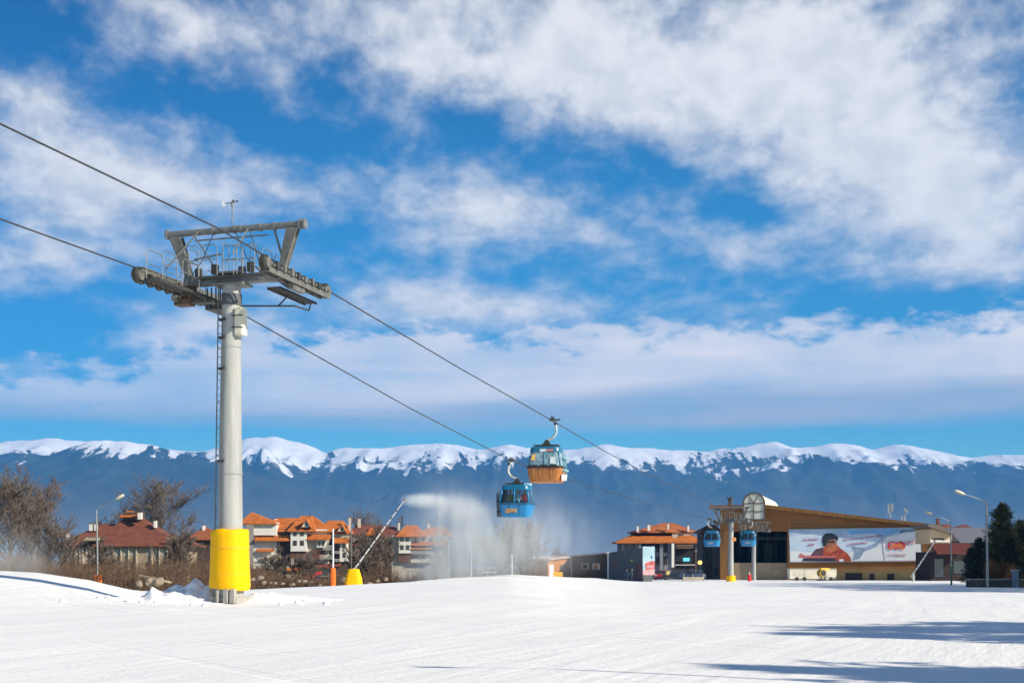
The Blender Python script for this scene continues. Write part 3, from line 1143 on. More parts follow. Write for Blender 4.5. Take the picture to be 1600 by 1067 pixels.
        mb.tube([(ax, 0, zt_ + 0.9), (ax, 0, zt_ + 1.08)], 0.05, 8)
        wg = B(mb, 'wind_gauge', STEEL)
        mb = MB().prism([(ax - 0.44, -0.012, zt_ + 0.92), (ax - 0.3, -0.012, zt_ + 0.97), (ax - 0.3, -0.012, zt_ + 1.1), (ax - 0.44, -0.012, zt_ + 1.17)], (0, 0.024, 0))
        B(mb, 'wind_vane', mat('vane_white', (0.85, 0.85, 0.85), 0.4), wg)
        mb = MB()
        for q in range(3):
            a = R(20 + 120 * q)
            c = Vector((ax + 0.1 + 0.09 * math.cos(a), 0.09 * math.sin(a), zt_ + 1.09))
            mb.tube([c - Vector((0, 0, 0.03)), c + Vector((0, 0, 0.03))], [0.035, 0.05], 8)
        B(mb, 'wind_cup', DSTEEL, wg)
    return t


ZT = gz(-11.0, 50)
lift_tower('tall pale grey lift tower with yellow crash pad at its foot, nearest in the slope', (-11.0, 50.0, 0.02), 12.33, 0.52, 0.35, True, 12.46, 12.62)
b1 = gz(wx(1142, 199.6), 199.6)
lift_tower('slim grey lift tower with small yellow collar at its foot, before the station doorway', (wx(1142, 199.6), 199.6, b1), 7.3 - b1, 0.45, 0.36, False, 7.42, 7.75, gl=-2.3, gr=2.6)
b2 = gz(wx(1178, 228), 228)
lift_tower('bare grey lift tower without padding, standing right at the station doorway', (wx(1178, 228), 228, b2), 6.2 - b2, 0.37, 0.33, False, 6.65, 6.75, gl=-2.3, gr=2.6, beam=1.5)


# ================================================================== haul ropes
def rope(label, u0, pts):
    o = Vector((-13.1, 50.63, 0)) if u0 == 'l' else Vector((-8.32, 49.2, 0))
    P = []
    for (a, z) in pts:
        q = o + DL * a
        P.append(Vector((q.x, q.y, z)))
    # ease the kinks
    Q = [P[0]]
    for i in range(len(P) - 1):
        for k in range(1, 7):
            f = k / 6
            p0, p1, p2, p3 = P[max(i - 1, 0)], P[i], P[i + 1], P[min(i + 2, len(P) - 1)]
            lin = p1.lerp(p2, f)
            Q.append(lin)
    mb = MB().tube(Q, 0.030, 8)
    r = mb.build('haul_rope', ROPE, smooth=True)
    tag(r, label, 'cable', 'haul ropes of the gondola line')


LROPE = [(-75, 14.2), (-40, 12.95), (-10.7, 12.36), (-3, 12.46), (0, 12.47), (3.0, 12.40), (5.35, 12.16), (25, 10.35), (45.6, 8.77), (62.6, 8.40), (95, 7.85), (138, 7.50), (156, 7.42), (177, 6.9), (186, 6.65), (215, 6.4)]
RROPE = [(-75, 15.5), (-40, 13.6), (-17, 12.85), (-5.9, 12.88), (-2, 12.68), (0, 12.62), (2.4, 12.54), (20, 11.65), (38.4, 10.86), (55, 10.05), (74.8, 9.35), (116, 8.30), (150, 7.75), (158, 7.72), (176, 7.0), (188, 6.75), (215, 6.5)]
rope('dark lift cable over the left side of the near tower, carrying the lower gondola', 'l', LROPE)
rope('dark lift cable over the right side of the near tower, carrying the upper gondola', 'r', RROPE)


def rope_pt(side, a):
    t = LROPE if side == 'l' else RROPE
    o = Vector((-13.1, 50.63, 0)) if side == 'l' else Vector((-8.32, 49.2, 0))
    q = o + DL * a
    return Vector((q.x, q.y, float(np.interp(a, [p[0] for p in t], [p[1] for p in t]))))


# ================================================================== gondolas
CBLUE = mat('cabin_blue_paint', (0.004, 0.20, 0.46), 0.3, var=0.06, spec=0.6)
CDBLUE = mat('cabin_dark_teal', (0.02, 0.14, 0.25), 0.3, var=0.1, spec=0.6)
CTEAL = mat('cabin_pale_teal_wrap', (0.06, 0.22, 0.30), 0.4, var=0.45, scale=3.2, rgb2=(0.34, 0.46, 0.52))
CWOOD = mat('cabin_orange_wood_wrap', (0.36, 0.11, 0.025), 0.5, var=0.35, scale=3, stretch=(4, 4, 0.3), rgb2=(0.58, 0.23, 0.06))
CGLASS = glass_mat('cabin_glass', (0.50, 0.68, 0.80), 0.05, 0.93)
DGLASS = glass_mat('cabin_dark_glass', (0.10, 0.22, 0.30), 0.08, 0.30)


def rrect(wx_, wy_, z, r=0.35, n=6, cx=0.0, cy=0.0):
    out = []
    for (sx, sy, a0) in ((1, 1, 0), (-1, 1, 90), (-1, -1, 180), (1, -1, 270)):
        for k in range(n + 1):
            a = R(a0 + 90 * k / n)
            out.append((cx + sx * (wx_ / 2 - r) + r * math.cos(a), cy + sy * (wy_ / 2 - r) + r * math.sin(a), z))
    return out


def text_mesh(body, size, name='lettering', depth=0.01, slant=0.0):
    cu = bpy.data.curves.new(name, 'FONT')
    cu.body = body
    cu.size = size
    cu.extrude = depth
    cu.align_x = 'CENTER'
    cu.align_y = 'CENTER'
    cu.shear = slant
    ob = bpy.data.objects.new(name, cu)
    COL.objects.link(ob)
    dg = bpy.context.evaluated_depsgraph_get()
    me = bpy.data.meshes.new_from_object(ob.evaluated_get(dg))
    bpy.data.objects.remove(ob)
    bpy.data.curves.remove(cu)
    return me


def put_text(body, size, m, parent, origin, right, up, name='lettering', depth=0.012, slant=0.0):
    """text laid on a surface of a thing, in the thing's local frame"""
    me = text_mesh(body, size, name, depth, slant)
    right, up = Vector(right).normalized(), Vector(up).normalized()
    nrm = right.cross(up)
    mtx = Matrix((right, up, nrm)).transposed().to_4x4()
    mtx.translation = Vector(origin)
    me.transform(mtx)
    me.materials.clear()
    me.materials.append(m)
    o = bpy.data.objects.new(name, me)
    COL.objects.link(o)
    o.parent = parent
    KIDS.setdefault(parent.name, []).append(o)
    return o


def gondola(label, loc, rz, side, wrap):
    """cabin hanging from its grip; origin at the grip. side: +1 arm bulges right, -1 left (local x)"""
    t = thing('gondola', label, 'gondola', loc, rz, 'gondola cabins on the lift')

    def B(mb, name, m, parent=t, **k):
        return mb.build(name, m, parent, world=False, **k)
    H = 4.17      # grip to cabin floor
    cx = -0.38 * side
    zf = -H
    G = {'full': (CBLUE, CGLASS, mat('cabin_roof_teal', (0.008, 0.13, 0.26), 0.3, spec=.6)), 'wood': (CWOOD, CTEAL, CDBLUE)}[wrap]
    lo, win, top = G
    # lower shell, widest at the sill
    rings = [rrect(1.92, 1.7, zf, .3, 6, cx), rrect(2.06, 1.85, zf + 0.05, .34, 6, cx), rrect(2.30, 2.0, zf + 0.5, .4, 6, cx), rrect(2.42, 2.1, zf + 0.98, .42, 6, cx)]
    body = B(MB().loft(rings), 'cabin_shell', lo, smooth='auto')
    mb = MB().loft([rrect(2.47, 2.15, zf + 0.93, .43, 6, cx), rrect(2.47, 2.15, zf + 1.07, .43, 6, cx)])
    B(mb, 'bumper_rail', BLACK if wrap == 'wood' else mat('cabin_rail_blue', (0.01, 0.10, 0.2), 0.4), smooth='auto')
    for fx in (-0.38, 0.38):
        B(MB().bar((cx + fx, -1.065, zf + 0.92), (cx + fx * 0.9, -0.925, zf + 0.08), 0.025, 0.02, up=(0, -1, 0)), 'panel_seam', BLACK)
    # windows: panes between pillars
    r0 = rrect(2.40, 2.08, zf + 1.07, .42, 6, cx)
    r1 = rrect(2.22, 1.92, zf + 1.68, .40, 6, cx)
    r2 = rrect(2.02, 1.75, zf + 2.02, .38, 6, cx)
    B(MB().loft([r0, r1, r2], caps=False), 'window_band', win, smooth='auto')
    mb = MB()
    for i in (3, 10, 17, 24):
        mb.tube([r0[i], r1[i], r2[i]], 0.065, 8)
    for (ia, ib, f) in ((13, 14, 0.36), (13, 14, 0.64), (27, 0, 0.5), (6, 7, 0.5), (20, 21, 0.5)):
        a0, a1, a2 = (Vector(q[ia]).lerp(Vector(q[ib]), f) for q in (r0, r1, r2))
        mb.tube([a0, a1, a2], 0.04, 6)
    B(mb, 'window_pillar', CBLUE if wrap == 'full' else CDBLUE, smooth=True)
    rings = [rrect(2.06, 1.79, zf + 2.0, .38, 6, cx), rrect(2.04, 1.77, zf + 2.22, .38, 6, cx), rrect(1.90, 1.65, zf + 2.36, .36, 6, cx), rrect(1.2, 1.0, zf + 2.42, .3, 6, cx)]
    B(MB().loft(rings), 'cabin_roof', top, smooth='auto')
    # bench inside
    if wrap == 'full':
        mb = MB().box(cx - 0.95, cx - 0.5, -0.75, 0.75, zf + 1.0, zf + 1.04).box(cx - 0.85, cx + 0.85, 0.55, 0.75, zf + 1.0, zf + 1.3)
        B(mb, 'bench', BLACK)
    # roof frame and hanger
    zr = zf + 2.42
    mb = MB()
    for dy in (-0.35, 0.35):
        mb.bar((cx - 0.85, dy, zr + 0.08), (cx + 0.85, dy, zr + 0.08), 0.07, 0.07)
        for dx_ in (-0.7, 0.7):
            mb.tube([(cx + dx_, dy, zr - 0.08), (cx + dx_, dy, zr + 0.1)], 0.06, 8)
    for dx_ in (-0.25, 0.25):
        mb.bar((cx + dx_, -0.4, zr + 0.14), (cx + dx_, 0.4, zr + 0.14), 0.08, 0.06)
    mb.prism([(cx - 0.32, -0.1, zr + 0.1), (cx + 0.32, -0.1, zr + 0.1), (cx + 0.08, -0.1, zr + 0.46), (cx - 0.08, -0.1, zr + 0.46)], (0, 0.2, 0))
    B(mb, 'roof_frame', DSTEEL)
    s = side
    pts = [(cx, 0, zr + 0.40), (cx + 0.22 * s, 0, zr + 0.50), (0.05 * s, 0, zr + 0.62), (0.22 * s, 0, zr + 0.82), (0.28 * s, 0, zr + 1.05), (0.24 * s, 0, zr + 1.35), (0.16 * s, 0, -0.22), (0.12 * s, 0, -0.02)]
    P = []
    for i in range(len(pts) - 1):
        p0, p1, p2, p3 = (Vector(pts[max(0, min(len(pts) - 1, i + j))]) for j in (-1, 0, 1, 2))
        for k in range(5):
            f = k / 5
            P.append(0.5 * ((2 * p1) + (p2 - p0) * f + (2 * p0 - 5 * p1 + 4 * p2 - p3) * f * f + (3 * p1 - p0 - 3 * p2 + p3) * f ** 3))
    P.append(Vector(pts[-1]))
    B(MB().tube(P, [0.085 - 0.02 * i / len(P) for i in range(len(P))], 10), 'hanger_arm', mat('hanger_grey', (0.55, 0.55, 0.50), 0.45, 0.2), smooth='auto')
    mb = MB().box(0.05 * s - 0.1, 0.05 * s + 0.12, -0.42, 0.42, -0.05, 0.13)
    mb.disc((0.02 * s, -0.34, 0.16), (1, 0, 0), 0.09, 0.1).disc((0.02 * s, 0.34, 0.16), (1, 0, 0), 0.09, 0.1)
    mb.bar((0.1 * s - 0.3, 0, 0.02), (0.1 * s + 0.42, 0, 0.05), 0.12, 0.1)
    mb.box(0.2 * s - 0.08, 0.2 * s + 0.08, -0.15, 0.15, -0.3, -0.1)
    mb.tube([(0.08 * s, -0.1, 0.1), (0.1 * s, -0.1, 0.3)], 0.02, 6)
    B(mb, 'rope_grip', DSTEEL)
    # doors on the side that faces the platform, with ski racks
    xs_ = -s
    mb = MB()
    for y0, y1 in ((-0.62, -0.02), (0.02, 0.62)):
        mb.box(*sorted((cx + xs_ * 1.19, cx + xs_ * 1.24)), y0, y1, zf + 0.25, zf + 1.9)
    return t, B, cx, zf, xs_


A1 = 45.6
g1, B1, c1, f1, x1 = gondola('bright blue gondola with passengers behind its windows, lower of the two over the slope', rope_pt('l', A1), LINE_RZ * 0.75, -1, 'full')
# ski rack on the left side: tubes and skis
mb = MB()
xr = c1 - 1.30
for y in (-0.55, 0.0, 0.55):
    for dz_ in (0.35, 1.15):
        mb.box(xr - 0.06, xr + 0.16, y - 0.2, y + 0.2, f1 + dz_, f1 + dz_ + 0.14)
rk = B1(mb, 'ski_rack', BLACK)
for k in range(6):
    y = -0.6 + 0.24 * k
    m = MB().bar((xr - 0.06, y, f1 + 0.05), (xr - 0.10 - 0.02 * (k % 2), y, f1 + 1.75 + 0.12 * (k % 3)), 0.09, 0.03)
    B1(m, 'ski', mat(['ski_black', 'ski_grey', 'ski_red'][k % 3], [(0.02, 0.02, 0.02), (0.12, 0.12, 0.13), (0.12, 0.03, 0.03)][k % 3], 0.4), rk)
mb = MB().box(c1 + 0.62, c1 + 1.05, -0.5, 0.3, f1 + 2.36, f1 + 2.50)
B1(mb, 'roof_box', mat('pale_teal_plastic', (0.35, 0.6, 0.65), 0.5))
OL = mat('orange_lettering', (0.85, 0.38, 0.02), 0.5)
put_text('аяк', 0.55, OL, g1, (c1 - 0.22, -1.018, f1 + 0.50), (1, 0, 0), (0, -0.16, 1), depth=0.02)

g2, B2, c2, f2, x2 = gondola('teal gondola with orange wooden lower half, upper of the two over the slope', rope_pt('r', 38.4), LINE_RZ * 0.75, 1, 'wood')
mb = MB().loft([[(c2 + 1.16, -0.85, f2 + 0.1), (c2 + 1.4, -0.8, f2 + 0.1), (c2 + 1.4, -0.35, f2 + 0.1), (c2 + 1.16, -0.35, f2 + 0.1)], [(c2 + 1.16, -0.85, f2 + 0.48), (c2 + 1.46, -0.8, f2 + 0.48), (c2 + 1.46, -0.35, f2 + 0.48), (c2 + 1.16, -0.35, f2 + 0.48)]])
B2(mb, 'side_box', WHITE)
mb = MB()
for y in (-0.5, 0.0, 0.5):
    for dz_ in (0.75, 1.55):
        mb.box(c2 + 1.05, c2 + 1.36, y - 0.2, y + 0.2, f2 + dz_, f2 + dz_ + 0.12)
mb.bar((c2 + 1.28, -0.5, f2 + 0.5), (c2 + 1.16, -0.5, f2 + 2.0), 0.04, 0.05)
mb.bar((c2 + 1.28, 0.5, f2 + 0.5), (c2 + 1.16, 0.5, f2 + 2.0), 0.04, 0.05)
B2(mb, 'ski_rack', mat('rack_teal', (0.25, 0.48, 0.55), 0.5))
# printed panels of the wrap
mb = MB().prism([(c2 - 0.9, -1.00, f2 + 1.45), (c2 - 0.62, -1.00, f2 + 1.45), (c2 - 0.58, -0.95, f2 + 1.85), (c2 - 0.78, -0.95, f2 + 1.85)], (0, -0.03, 0))
B2(mb, 'orange_emblem', mat('wrap_orange', (0.7, 0.42, 0.12), 0.5))
mb = MB().box(c2 - 0.30, c2 + 0.12, -0.925, -0.895, f2 + 2.03, f2 + 2.2)
B2(mb, 'pale_panel', mat('wrap_white', (0.6, 0.68, 0.7), 0.5))
mb = MB().box(c2 + 0.125, c2 + 0.62, -0.925, -0.895, f2 + 2.05, f2 + 2.18)
B2(mb, 'red_panel', mat('wrap_pink', (0.55, 0.2, 0.2), 0.5))
mb = MB().prism([(c2 + 0.42, -1.05, f2 + 1.2), (c2 + 0.8, -1.05, f2 + 1.2), (c2 + 0.74, -0.98, f2 + 1.66), (c2 + 0.42, -0.98, f2 + 1.66)], (0, -0.02, 0))
B2(mb, 'pale_panel', mat('wrap_white', (0.6, 0.68, 0.7), 0.5))
mb = MB()
for q in range(3):
    x = c2 - 0.95 + 0.66 * q
    mb.box(x, x + 0.52, -1.105, -1.075, f2 + 0.94, f2 + 1.13)
B2(mb, 'vent_grille', BLACK)

# cabins arriving at the station
g3, B3, c3, f3, x3 = gondola('small blue gondola hanging left of the slim station tower', rope_pt('l', 150), LINE_RZ, -1, 'full')
put_text('аяк', 0.5, mat('faded_lettering', (0.6, 0.55, 0.55), 0.5), g3, (c3 - 0.1, -1.018, f3 + 0.52), (1, 0, 0), (0, -0.16, 1), depth=0.02)
g4, B4, c4, f4, x4 = gondola('small blue gondola hanging in front of the dark station doorway', rope_pt('r', 161), LINE_RZ, 1, 'full')
put_text('аяк', 0.5, mat('faded_lettering', (0.6, 0.55, 0.55), 0.5), g4, (c4 + 0.0, -1.018, f4 + 0.52), (1, 0, 0), (0, -0.16, 1), depth=0.02)


# ================================================================== people
def person(label, loc, rz, pose, jacket, legs, hat, group=None, h=1.75):
    """one continuous skinned body; face and limbs grown from a joint skeleton"""
    t = thing('person', label, 'person', loc, rz, group)
    s = h / 1.75
    if pose == 'sit':
        J = {'pel': (0, 0, .12), 'wst': (0, .02, .32), 'chs': (0, .03, .52), 'nck': (0, .0, .72), 'hd0': (0, -.02, .80), 'hd1': (0, -.03, .92), 'hd2': (0, -.02, 1.0)}
        for sd_, q in ((-1, 'l'), (1, 'r')):
            J.update({'hip' + q: (.1 * sd_, -.05, .1), 'kne' + q: (.13 * sd_, -.46, .12), 'ank' + q: (.13 * sd_, -.48, -.32), 'toe' + q: (.14 * sd_, -.66, -.38),
                      'sho' + q: (.2 * sd_, .02, .64), 'elb' + q: (.27 * sd_, -.08, .38), 'wri' + q: (.16 * sd_, -.32, .28), 'han' + q: (.12 * sd_, -.42, .25)})
    else:
        lean = {'stand': 0.0, 'walk': 0.05}[pose]
        st = 0.24 if pose == 'walk' else 0.03
        J = {'pel': (0, 0, .92), 'wst': (0, -lean, 1.08), 'chs': (0, -lean * 1.5, 1.28), 'nck': (0, -lean * 2, 1.47), 'hd0': (0, -lean * 2 - .02, 1.54), 'hd1': (0, -lean * 2 - .03, 1.65), 'hd2': (0, -lean * 2 - .01, 1.72)}
        for sd_, q in ((-1, 'l'), (1, 'r')):
            J.update({'hip' + q: (.1 * sd_, 0, .88), 'kne' + q: (.11 * sd_, -.04 - st * .5 * sd_, .48), 'ank' + q: (.11 * sd_, -st * sd_, .08), 'toe' + q: (.12 * sd_, -st * sd_ - .17, .04),
                      'sho' + q: (.2 * sd_, -lean * 1.6, 1.40), 'elb' + q: (.27 * sd_, .02 + st * .5 * sd_, 1.12), 'wri' + q: (.24 * sd_, -.12 + st * sd_, .90), 'han' + q: (.23 * sd_, -.17 + st * sd_, .82)})
    RAD = {'pel': .15, 'wst': .14, 'chs': .17, 'nck': .06, 'hd0': .075, 'hd1': .10, 'hd2': .075, 'hip': .095, 'kne': .068, 'ank': .05, 'toe': .045, 'sho': .075, 'elb': .055, 'wri': .042, 'han': .045}
    ks = list(J)
    ix = {k: i for i, k in enumerate(ks)}
    E = [('pel', 'wst'), ('wst', 'chs'), ('chs', 'nck'), ('nck', 'hd0'), ('hd0', 'hd1'), ('hd1', 'hd2')]
    for q in 'lr':
        E += [('pel', 'hip' + q), ('hip' + q, 'kne' + q), ('kne' + q, 'ank' + q), ('ank' + q, 'toe' + q), ('chs', 'sho' + q), ('sho' + q, 'elb' + q), ('elb' + q, 'wri' + q), ('wri' + q, 'han' + q)]
    me = bpy.data.meshes.new('person')
    me.from_pydata([Vector(J[k]) * s for k in ks], [(ix[a], ix[b]) for a, b in E], [])
    ob = bpy.data.objects.new('tmp_body', me)
    COL.objects.link(ob)
    sk = ob.modifiers.new('skin', 'SKIN')
    for k in ks:
        r = RAD.get(k, RAD.get(k[:3])) * s
        me.skin_vertices[0].data[ix[k]].radius = (r, r)
    me.skin_vertices[0].data[0].use_root = True
    ob.modifiers.new('sub', 'SUBSURF').levels = 1
    bpy.context.view_layer.update()
    dg = bpy.context.evaluated_depsgraph_get()
    bm_ = bpy.data.meshes.new_from_object(ob.evaluated_get(dg))
    bpy.data.objects.remove(ob)
    bm_.name = 'body'
    bm_.materials.clear()
    SKIN = mat('skin', (0.55, 0.33, 0.24), 0.5)
    for m in (jacket, legs, SKIN, hat):
        bm_.materials.append(m)
    z0 = J['pel'][2] * s
    zh = J['hd0'][2] * s
    for p in bm_.polygons:
        c = p.center
        p.use_smooth = True
        if c.z > zh - 0.02:
            p.material_index = 3 if (c.z > J['hd1'][2] * s + 0.02 or c.y > J['hd1'][1] * s + 0.03) else 2
        elif (pose == 'sit' and (c.y < -0.12 and abs(c.x) < .25 and c.z < 0.22 * s)) or (pose != 'sit' and c.z < z0 - 0.04 and abs(c.x) < 0.2 * s):
            p.material_index = 1
        else:
            p.material_index = 0
    b = bpy.data.objects.new('body', bm_)
    COL.objects.link(b)
    b.parent = t
    return t


RED = mat('red_jacket', (0.7, 0.015, 0.03), 0.7)
DARKC = mat('dark_trousers', (0.02, 0.022, 0.03), 0.8)
DARKJ = mat('dark_jacket', (0.03, 0.035, 0.05), 0.8)
YELJ = mat('mustard_jacket', (0.55, 0.33, 0.03), 0.7)
PALEJ = mat('pale_blue_jacket', (0.55, 0.72, 0.8), 0.7)
m1 = MATRIX[g1.name]
for (lx_, jk, lb, ht) in ((0.55, RED, 'person in a red jacket seated in the lower blue gondola', DARKC), (-0.52, YELJ, 'person in a mustard jacket seated in the lower blue gondola', DARKJ), (0.02, PALEJ, 'person in a pale jacket seated in the middle of the lower blue gondola', DARKJ)):
    p = m1 @ Vector((c1 + lx_, 0.12, f1 + 1.0))
    person(lb, p, LINE_RZ * 0.75, 'sit', jk, DARKC, ht, 'passengers in the lower gondola')

# ================================================================== gondola station
WOODD = plank_mat('brown_timber_cladding', (0.26, 0.105, 0.018), 'Z', 1.6, 0.35)
WOODP = plank_mat('brown_timber_post', (0.29, 0.125, 0.024), 'X', 1.6, 0.35)
BEIGE = mat('ochre_plaster', (0.50, 0.38, 0.20), 0.9, var=0.15, scale=0.7, bump=0.3)
GREYW = mat('grey_plaster', (0.20, 0.18, 0.15), 0.9, var=0.2, scale=0.7)
ROOFM = mat('grey_brown_roof_sheet', (0.13, 0.105, 0.085), 0.6, var=0.15, scale=0.5)
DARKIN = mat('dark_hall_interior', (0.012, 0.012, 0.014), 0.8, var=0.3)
VAULT = mat('cream_vault_sheet', (0.74, 0.70, 0.56), 0.5, var=0.05)
FRAMEB = mat('dark_window_frame', (0.10, 0.07, 0.045), 0.6)
PANEC = mat('pale_reflecting_pane', (0.62, 0.60, 0.52), 0.12, var=0.06, scale=0.5)

SA = Vector((wx(1125, 240), 240, -2.6))
st = thing('gondola_station', 'long brown timber gondola station with sloping roof, dark entrance and arched window', 'ski station', SA, LINE_RZ)


def fu(px):
    k = (px - CX) / F
    return (k * SA.y - SA.x) / (0.9578 + 0.2873 * k)


def fz(px, py):
    Y = SA.y - 0.2873 * fu(px)
    return CZ + (HY - py) * Y / F - SA.z


def FP(px, py, y=0.0):
    return (fu(px), y, fz(px, py))


def SB(mb, name, m, parent=st, **k):
    return mb.build(name, m, parent, world=False, **k)


def rl(px):     # photo row of the roof's lower edge along the front
    return float(np.interp(px, [1100, 1200, 1462], [794.5, 794.5, 824.5]))


mb = MB().prism([FP(1125, rl(1125)), FP(1200, rl(1200)), FP(1232, rl(1232)), FP(1232, 830), FP(1125, 830)], (0, 0.4, 0))
SB(mb, 'entrance_lintel', WOODD)
mb = MB().prism([FP(1232, rl(1232)), FP(1456, rl(1456)), FP(1456, 889), FP(1232, 889)], (0, 0.4, 0))
SB(mb, 'timber_facade', WOODD)
mb = MB()
for px in (1233.5, 1454):
    mb.box(fu(px) - 0.22, fu(px) + 0.22, -0.06, -0.003, fz(px, 889), fz(px, rl(px)))
for px in (1290, 1345, 1400):
    mb.box(fu(px) - 0.1, fu(px) + 0.1, -0.05, -0.003, fz(px, 889), fz(px, 879))
mb.box(fu(1235), fu(1452), -0.05, -0.004, fz(1340, 881.5) - 0.02, fz(1340, 880.3))
SB(mb, 'facade_batten', WOODP)
mb = MB().box(fu(1125), fu(1139.5), -0.05, 1.2, 0, fz(1125, 830))
SB(mb, 'entrance_post', WOODP)
mb = MB().box(fu(1229.5), fu(1233.5), 0.42, 1.2, 0, fz(1232, 830))
SB(mb, 'entrance_post', WOODP)
# hall shell
u0, u1 = fu(1125), fu(1456)
mb = MB().box(u0 + 0.1, u0 + 0.4, 1.25, 44, 0, fz(1125, 797))
mb.box(u1 - 0.4, u1 - 0.05, 0.45, 44, 0, fz(1456, 826))
SB(mb, 'side_wall', GREYW)
mb = MB().prism([(u0 + 0.5, 44.1, 0), (u1 - 0.5, 44.1, 0), (u1 - 0.5, 44.1, fz(1456, 826)), (u0 + 0.5, 44.1, fz(1125, 797))], (0, 0.3, 0))
SB(mb, 'rear_wall', GREYW)
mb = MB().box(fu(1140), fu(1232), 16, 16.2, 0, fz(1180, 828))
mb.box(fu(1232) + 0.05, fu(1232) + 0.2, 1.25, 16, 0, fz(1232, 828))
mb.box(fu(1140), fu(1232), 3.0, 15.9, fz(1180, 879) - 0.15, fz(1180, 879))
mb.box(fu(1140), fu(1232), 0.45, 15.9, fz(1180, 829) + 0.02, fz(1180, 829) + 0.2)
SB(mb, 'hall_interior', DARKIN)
mb = MB()
for q in range(6):
    u = fu(1150) + q * 1.7
    mb.box(u - 0.08, u + 0.08, 6 + q % 2, 6.16 + q % 2, fz(1180, 879), fz(1180, 831))
mb.box(fu(1150), fu(1225), 5.5, 6.5, fz(1180, 842), fz(1180, 838.5))
mb.box(fu(1186), fu(1200), 9, 9.3, fz(1180, 879), fz(1180, 848))
SB(mb, 'loading_machinery', mat('dark_machinery', (0.035, 0.033, 0.03), 0.6, var=0.4))
mb = MB().box(fu(1140), fu(1229), 1.6, 2.9, 0, fz(1180, 879))
SB(mb, 'platform_wall', mat('platform_plaster', (0.30, 0.24, 0.16), 0.9, var=0.2, scale=0.6))
mb = MB().box(fu(1234), u1 - 0.45, 2.6, 2.9, 0, fz(1340, 886))
SB(mb, 'base_wall', BEIGE)
mb = MB().box(fu(1233.5), u1 - 0.1, 0.42, 2.58, fz(1340, 888.5), fz(1340, 887))
SB(mb, 'soffit', WOODP)
for (a, b, c, d) in ((1320, 1347, 895, 906), (1358, 1366, 896, 906), (1386, 1397, 896, 906)):
    mb = MB().box(fu(a), fu(b), 2.5, 2.58, max(0.02, fz(a, d)), fz(a, c))
    SB(mb, 'door', mat('dark_door', (0.02, 0.02, 0.022), 0.5))
# roof
mb = MB()
prof = [(1111, 790.5), (1200, 789.8), (1464, 821.0), (1464, 824.2), (1200, 794.2), (1111, 794.2)]
mb.prism([FP(a, b, -1.3) for a, b in prof], (0, 46, 0))
rf = SB(mb, 'roof', ROOFM)
mb = MB()
prof = [(1110, 789.6), (1200, 788.9), (1465, 820.1), (1465, 825.0), (1200, 794.9), (1110, 794.9)]
mb.prism([FP(a, b, -1.42) for a, b in prof], (0, 0.11, 0))
SB(mb, 'fascia', WOODP, rf)
mb = MB()
for q in range(26):
    px = 1116 + q * 13.4
    mb.box(fu(px) - 0.09, fu(px) + 0.09, -1.25, -0.03, fz(px, rl(px)) - 0.28, fz(px, rl(px)) - 0.02)
SB(mb, 'rafter_end', WOODP, rf)
# arched window and its barrel vault
pc, r_ = 1179.5, None
uc, zc_ = fu(1179.5), fz(1179.5, 787)
ra = fu(1196) - uc
zb_ = fz(1179.5, 812)
arch = [(uc + ra, zb_)] + [(uc + ra * math.cos(R(a)), zc_ + ra * math.sin(R(a))) for a in range(0, 181, 9)] + [(uc - ra, zb_)]
mb = MB().prism([(a, -1.75, b) for a, b in arch], (0, 0.12, 0))
aw = SB(mb, 'arched_window', PANEC)
mb = MB()
for i in range(len(arch) - 1):
    a, b = arch[i], arch[i + 1]
    mb.bar((a[0], -1.78, a[1]), (b[0], -1.78, b[1]), 0.28, 0.2, up=(0, 1, 0))
mb.bar((uc - ra, -1.79, zb_), (uc + ra, -1.79, zb_), 0.22, 0.22)
for z in (zc_, (zc_ + zb_) / 2):
    mb.bar((uc - ra, -1.79, z), (uc + ra, -1.79, z), 0.12, 0.16)
mb.bar((uc, -1.8, zb_), (uc, -1.8, zc_), 0.12, 0.16)
for a in (60, 120):
    mb.bar((uc, -1.8, zc_), (uc + ra * math.cos(R(a)), -1.8, zc_ + ra * math.sin(R(a))), 0.09, 0.1, up=(0, 1, 0))
mb.bar((uc - 0.9, -1.8, zc_), (uc - 0.45, -1.8, zc_ + 0.9), 0.06, 0.08, up=(0, 1, 0))
SB(mb, 'window_frame', FRAMEB, aw)
rings = []
for y, s in ((-1.6, 1.0), (28, 1.0)):
    rings.append([(uc + ra * s * math.cos(R(a)), y, zc_ + ra * s * math.sin(R(a))) for a in range(0, 181, 6)] + [(uc - ra, y, zc_ - 0.6), (uc + ra, y, zc_ - 0.6)])
mb = MB().loft(rings)
SB(mb, 'barrel_vault', VAULT, smooth='auto')
# chimney, antennas
mb = MB().box(fu(1134.2), fu(1140), 3, 3.7, fz(1137, 794), fz(1137, 777)).box(fu(1132.5), fu(1141.5), 2.8, 3.9, fz(1137, 778), fz(1137, 775.5))
SB(mb, 'chimney', mat('brown_flue', (0.16, 0.12, 0.09), 0.7))


def antenna(px0, yb, yt, parts, label):
    mb = MB()
    u = fu(px0)
    mb.tube([(u, 6, fz(px0, yb)), (u, 6, fz(px0, yt))], 0.09, 8)
    for (dx_, a, b) in parts:
        mb.box(u + dx_ - 0.16, u + dx_ + 0.16, 5.8, 6.0, fz(px0, a), fz(px0, b))
        mb.bar((u, 6, fz(px0, (a + b) / 2)), (u + dx_, 5.9, fz(px0, (a + b) / 2)), 0.06, 0.06)
    SB(mb, 'antenna_mast', mat('antenna_grey', (0.5, 0.5, 0.48), 0.5), label=label)


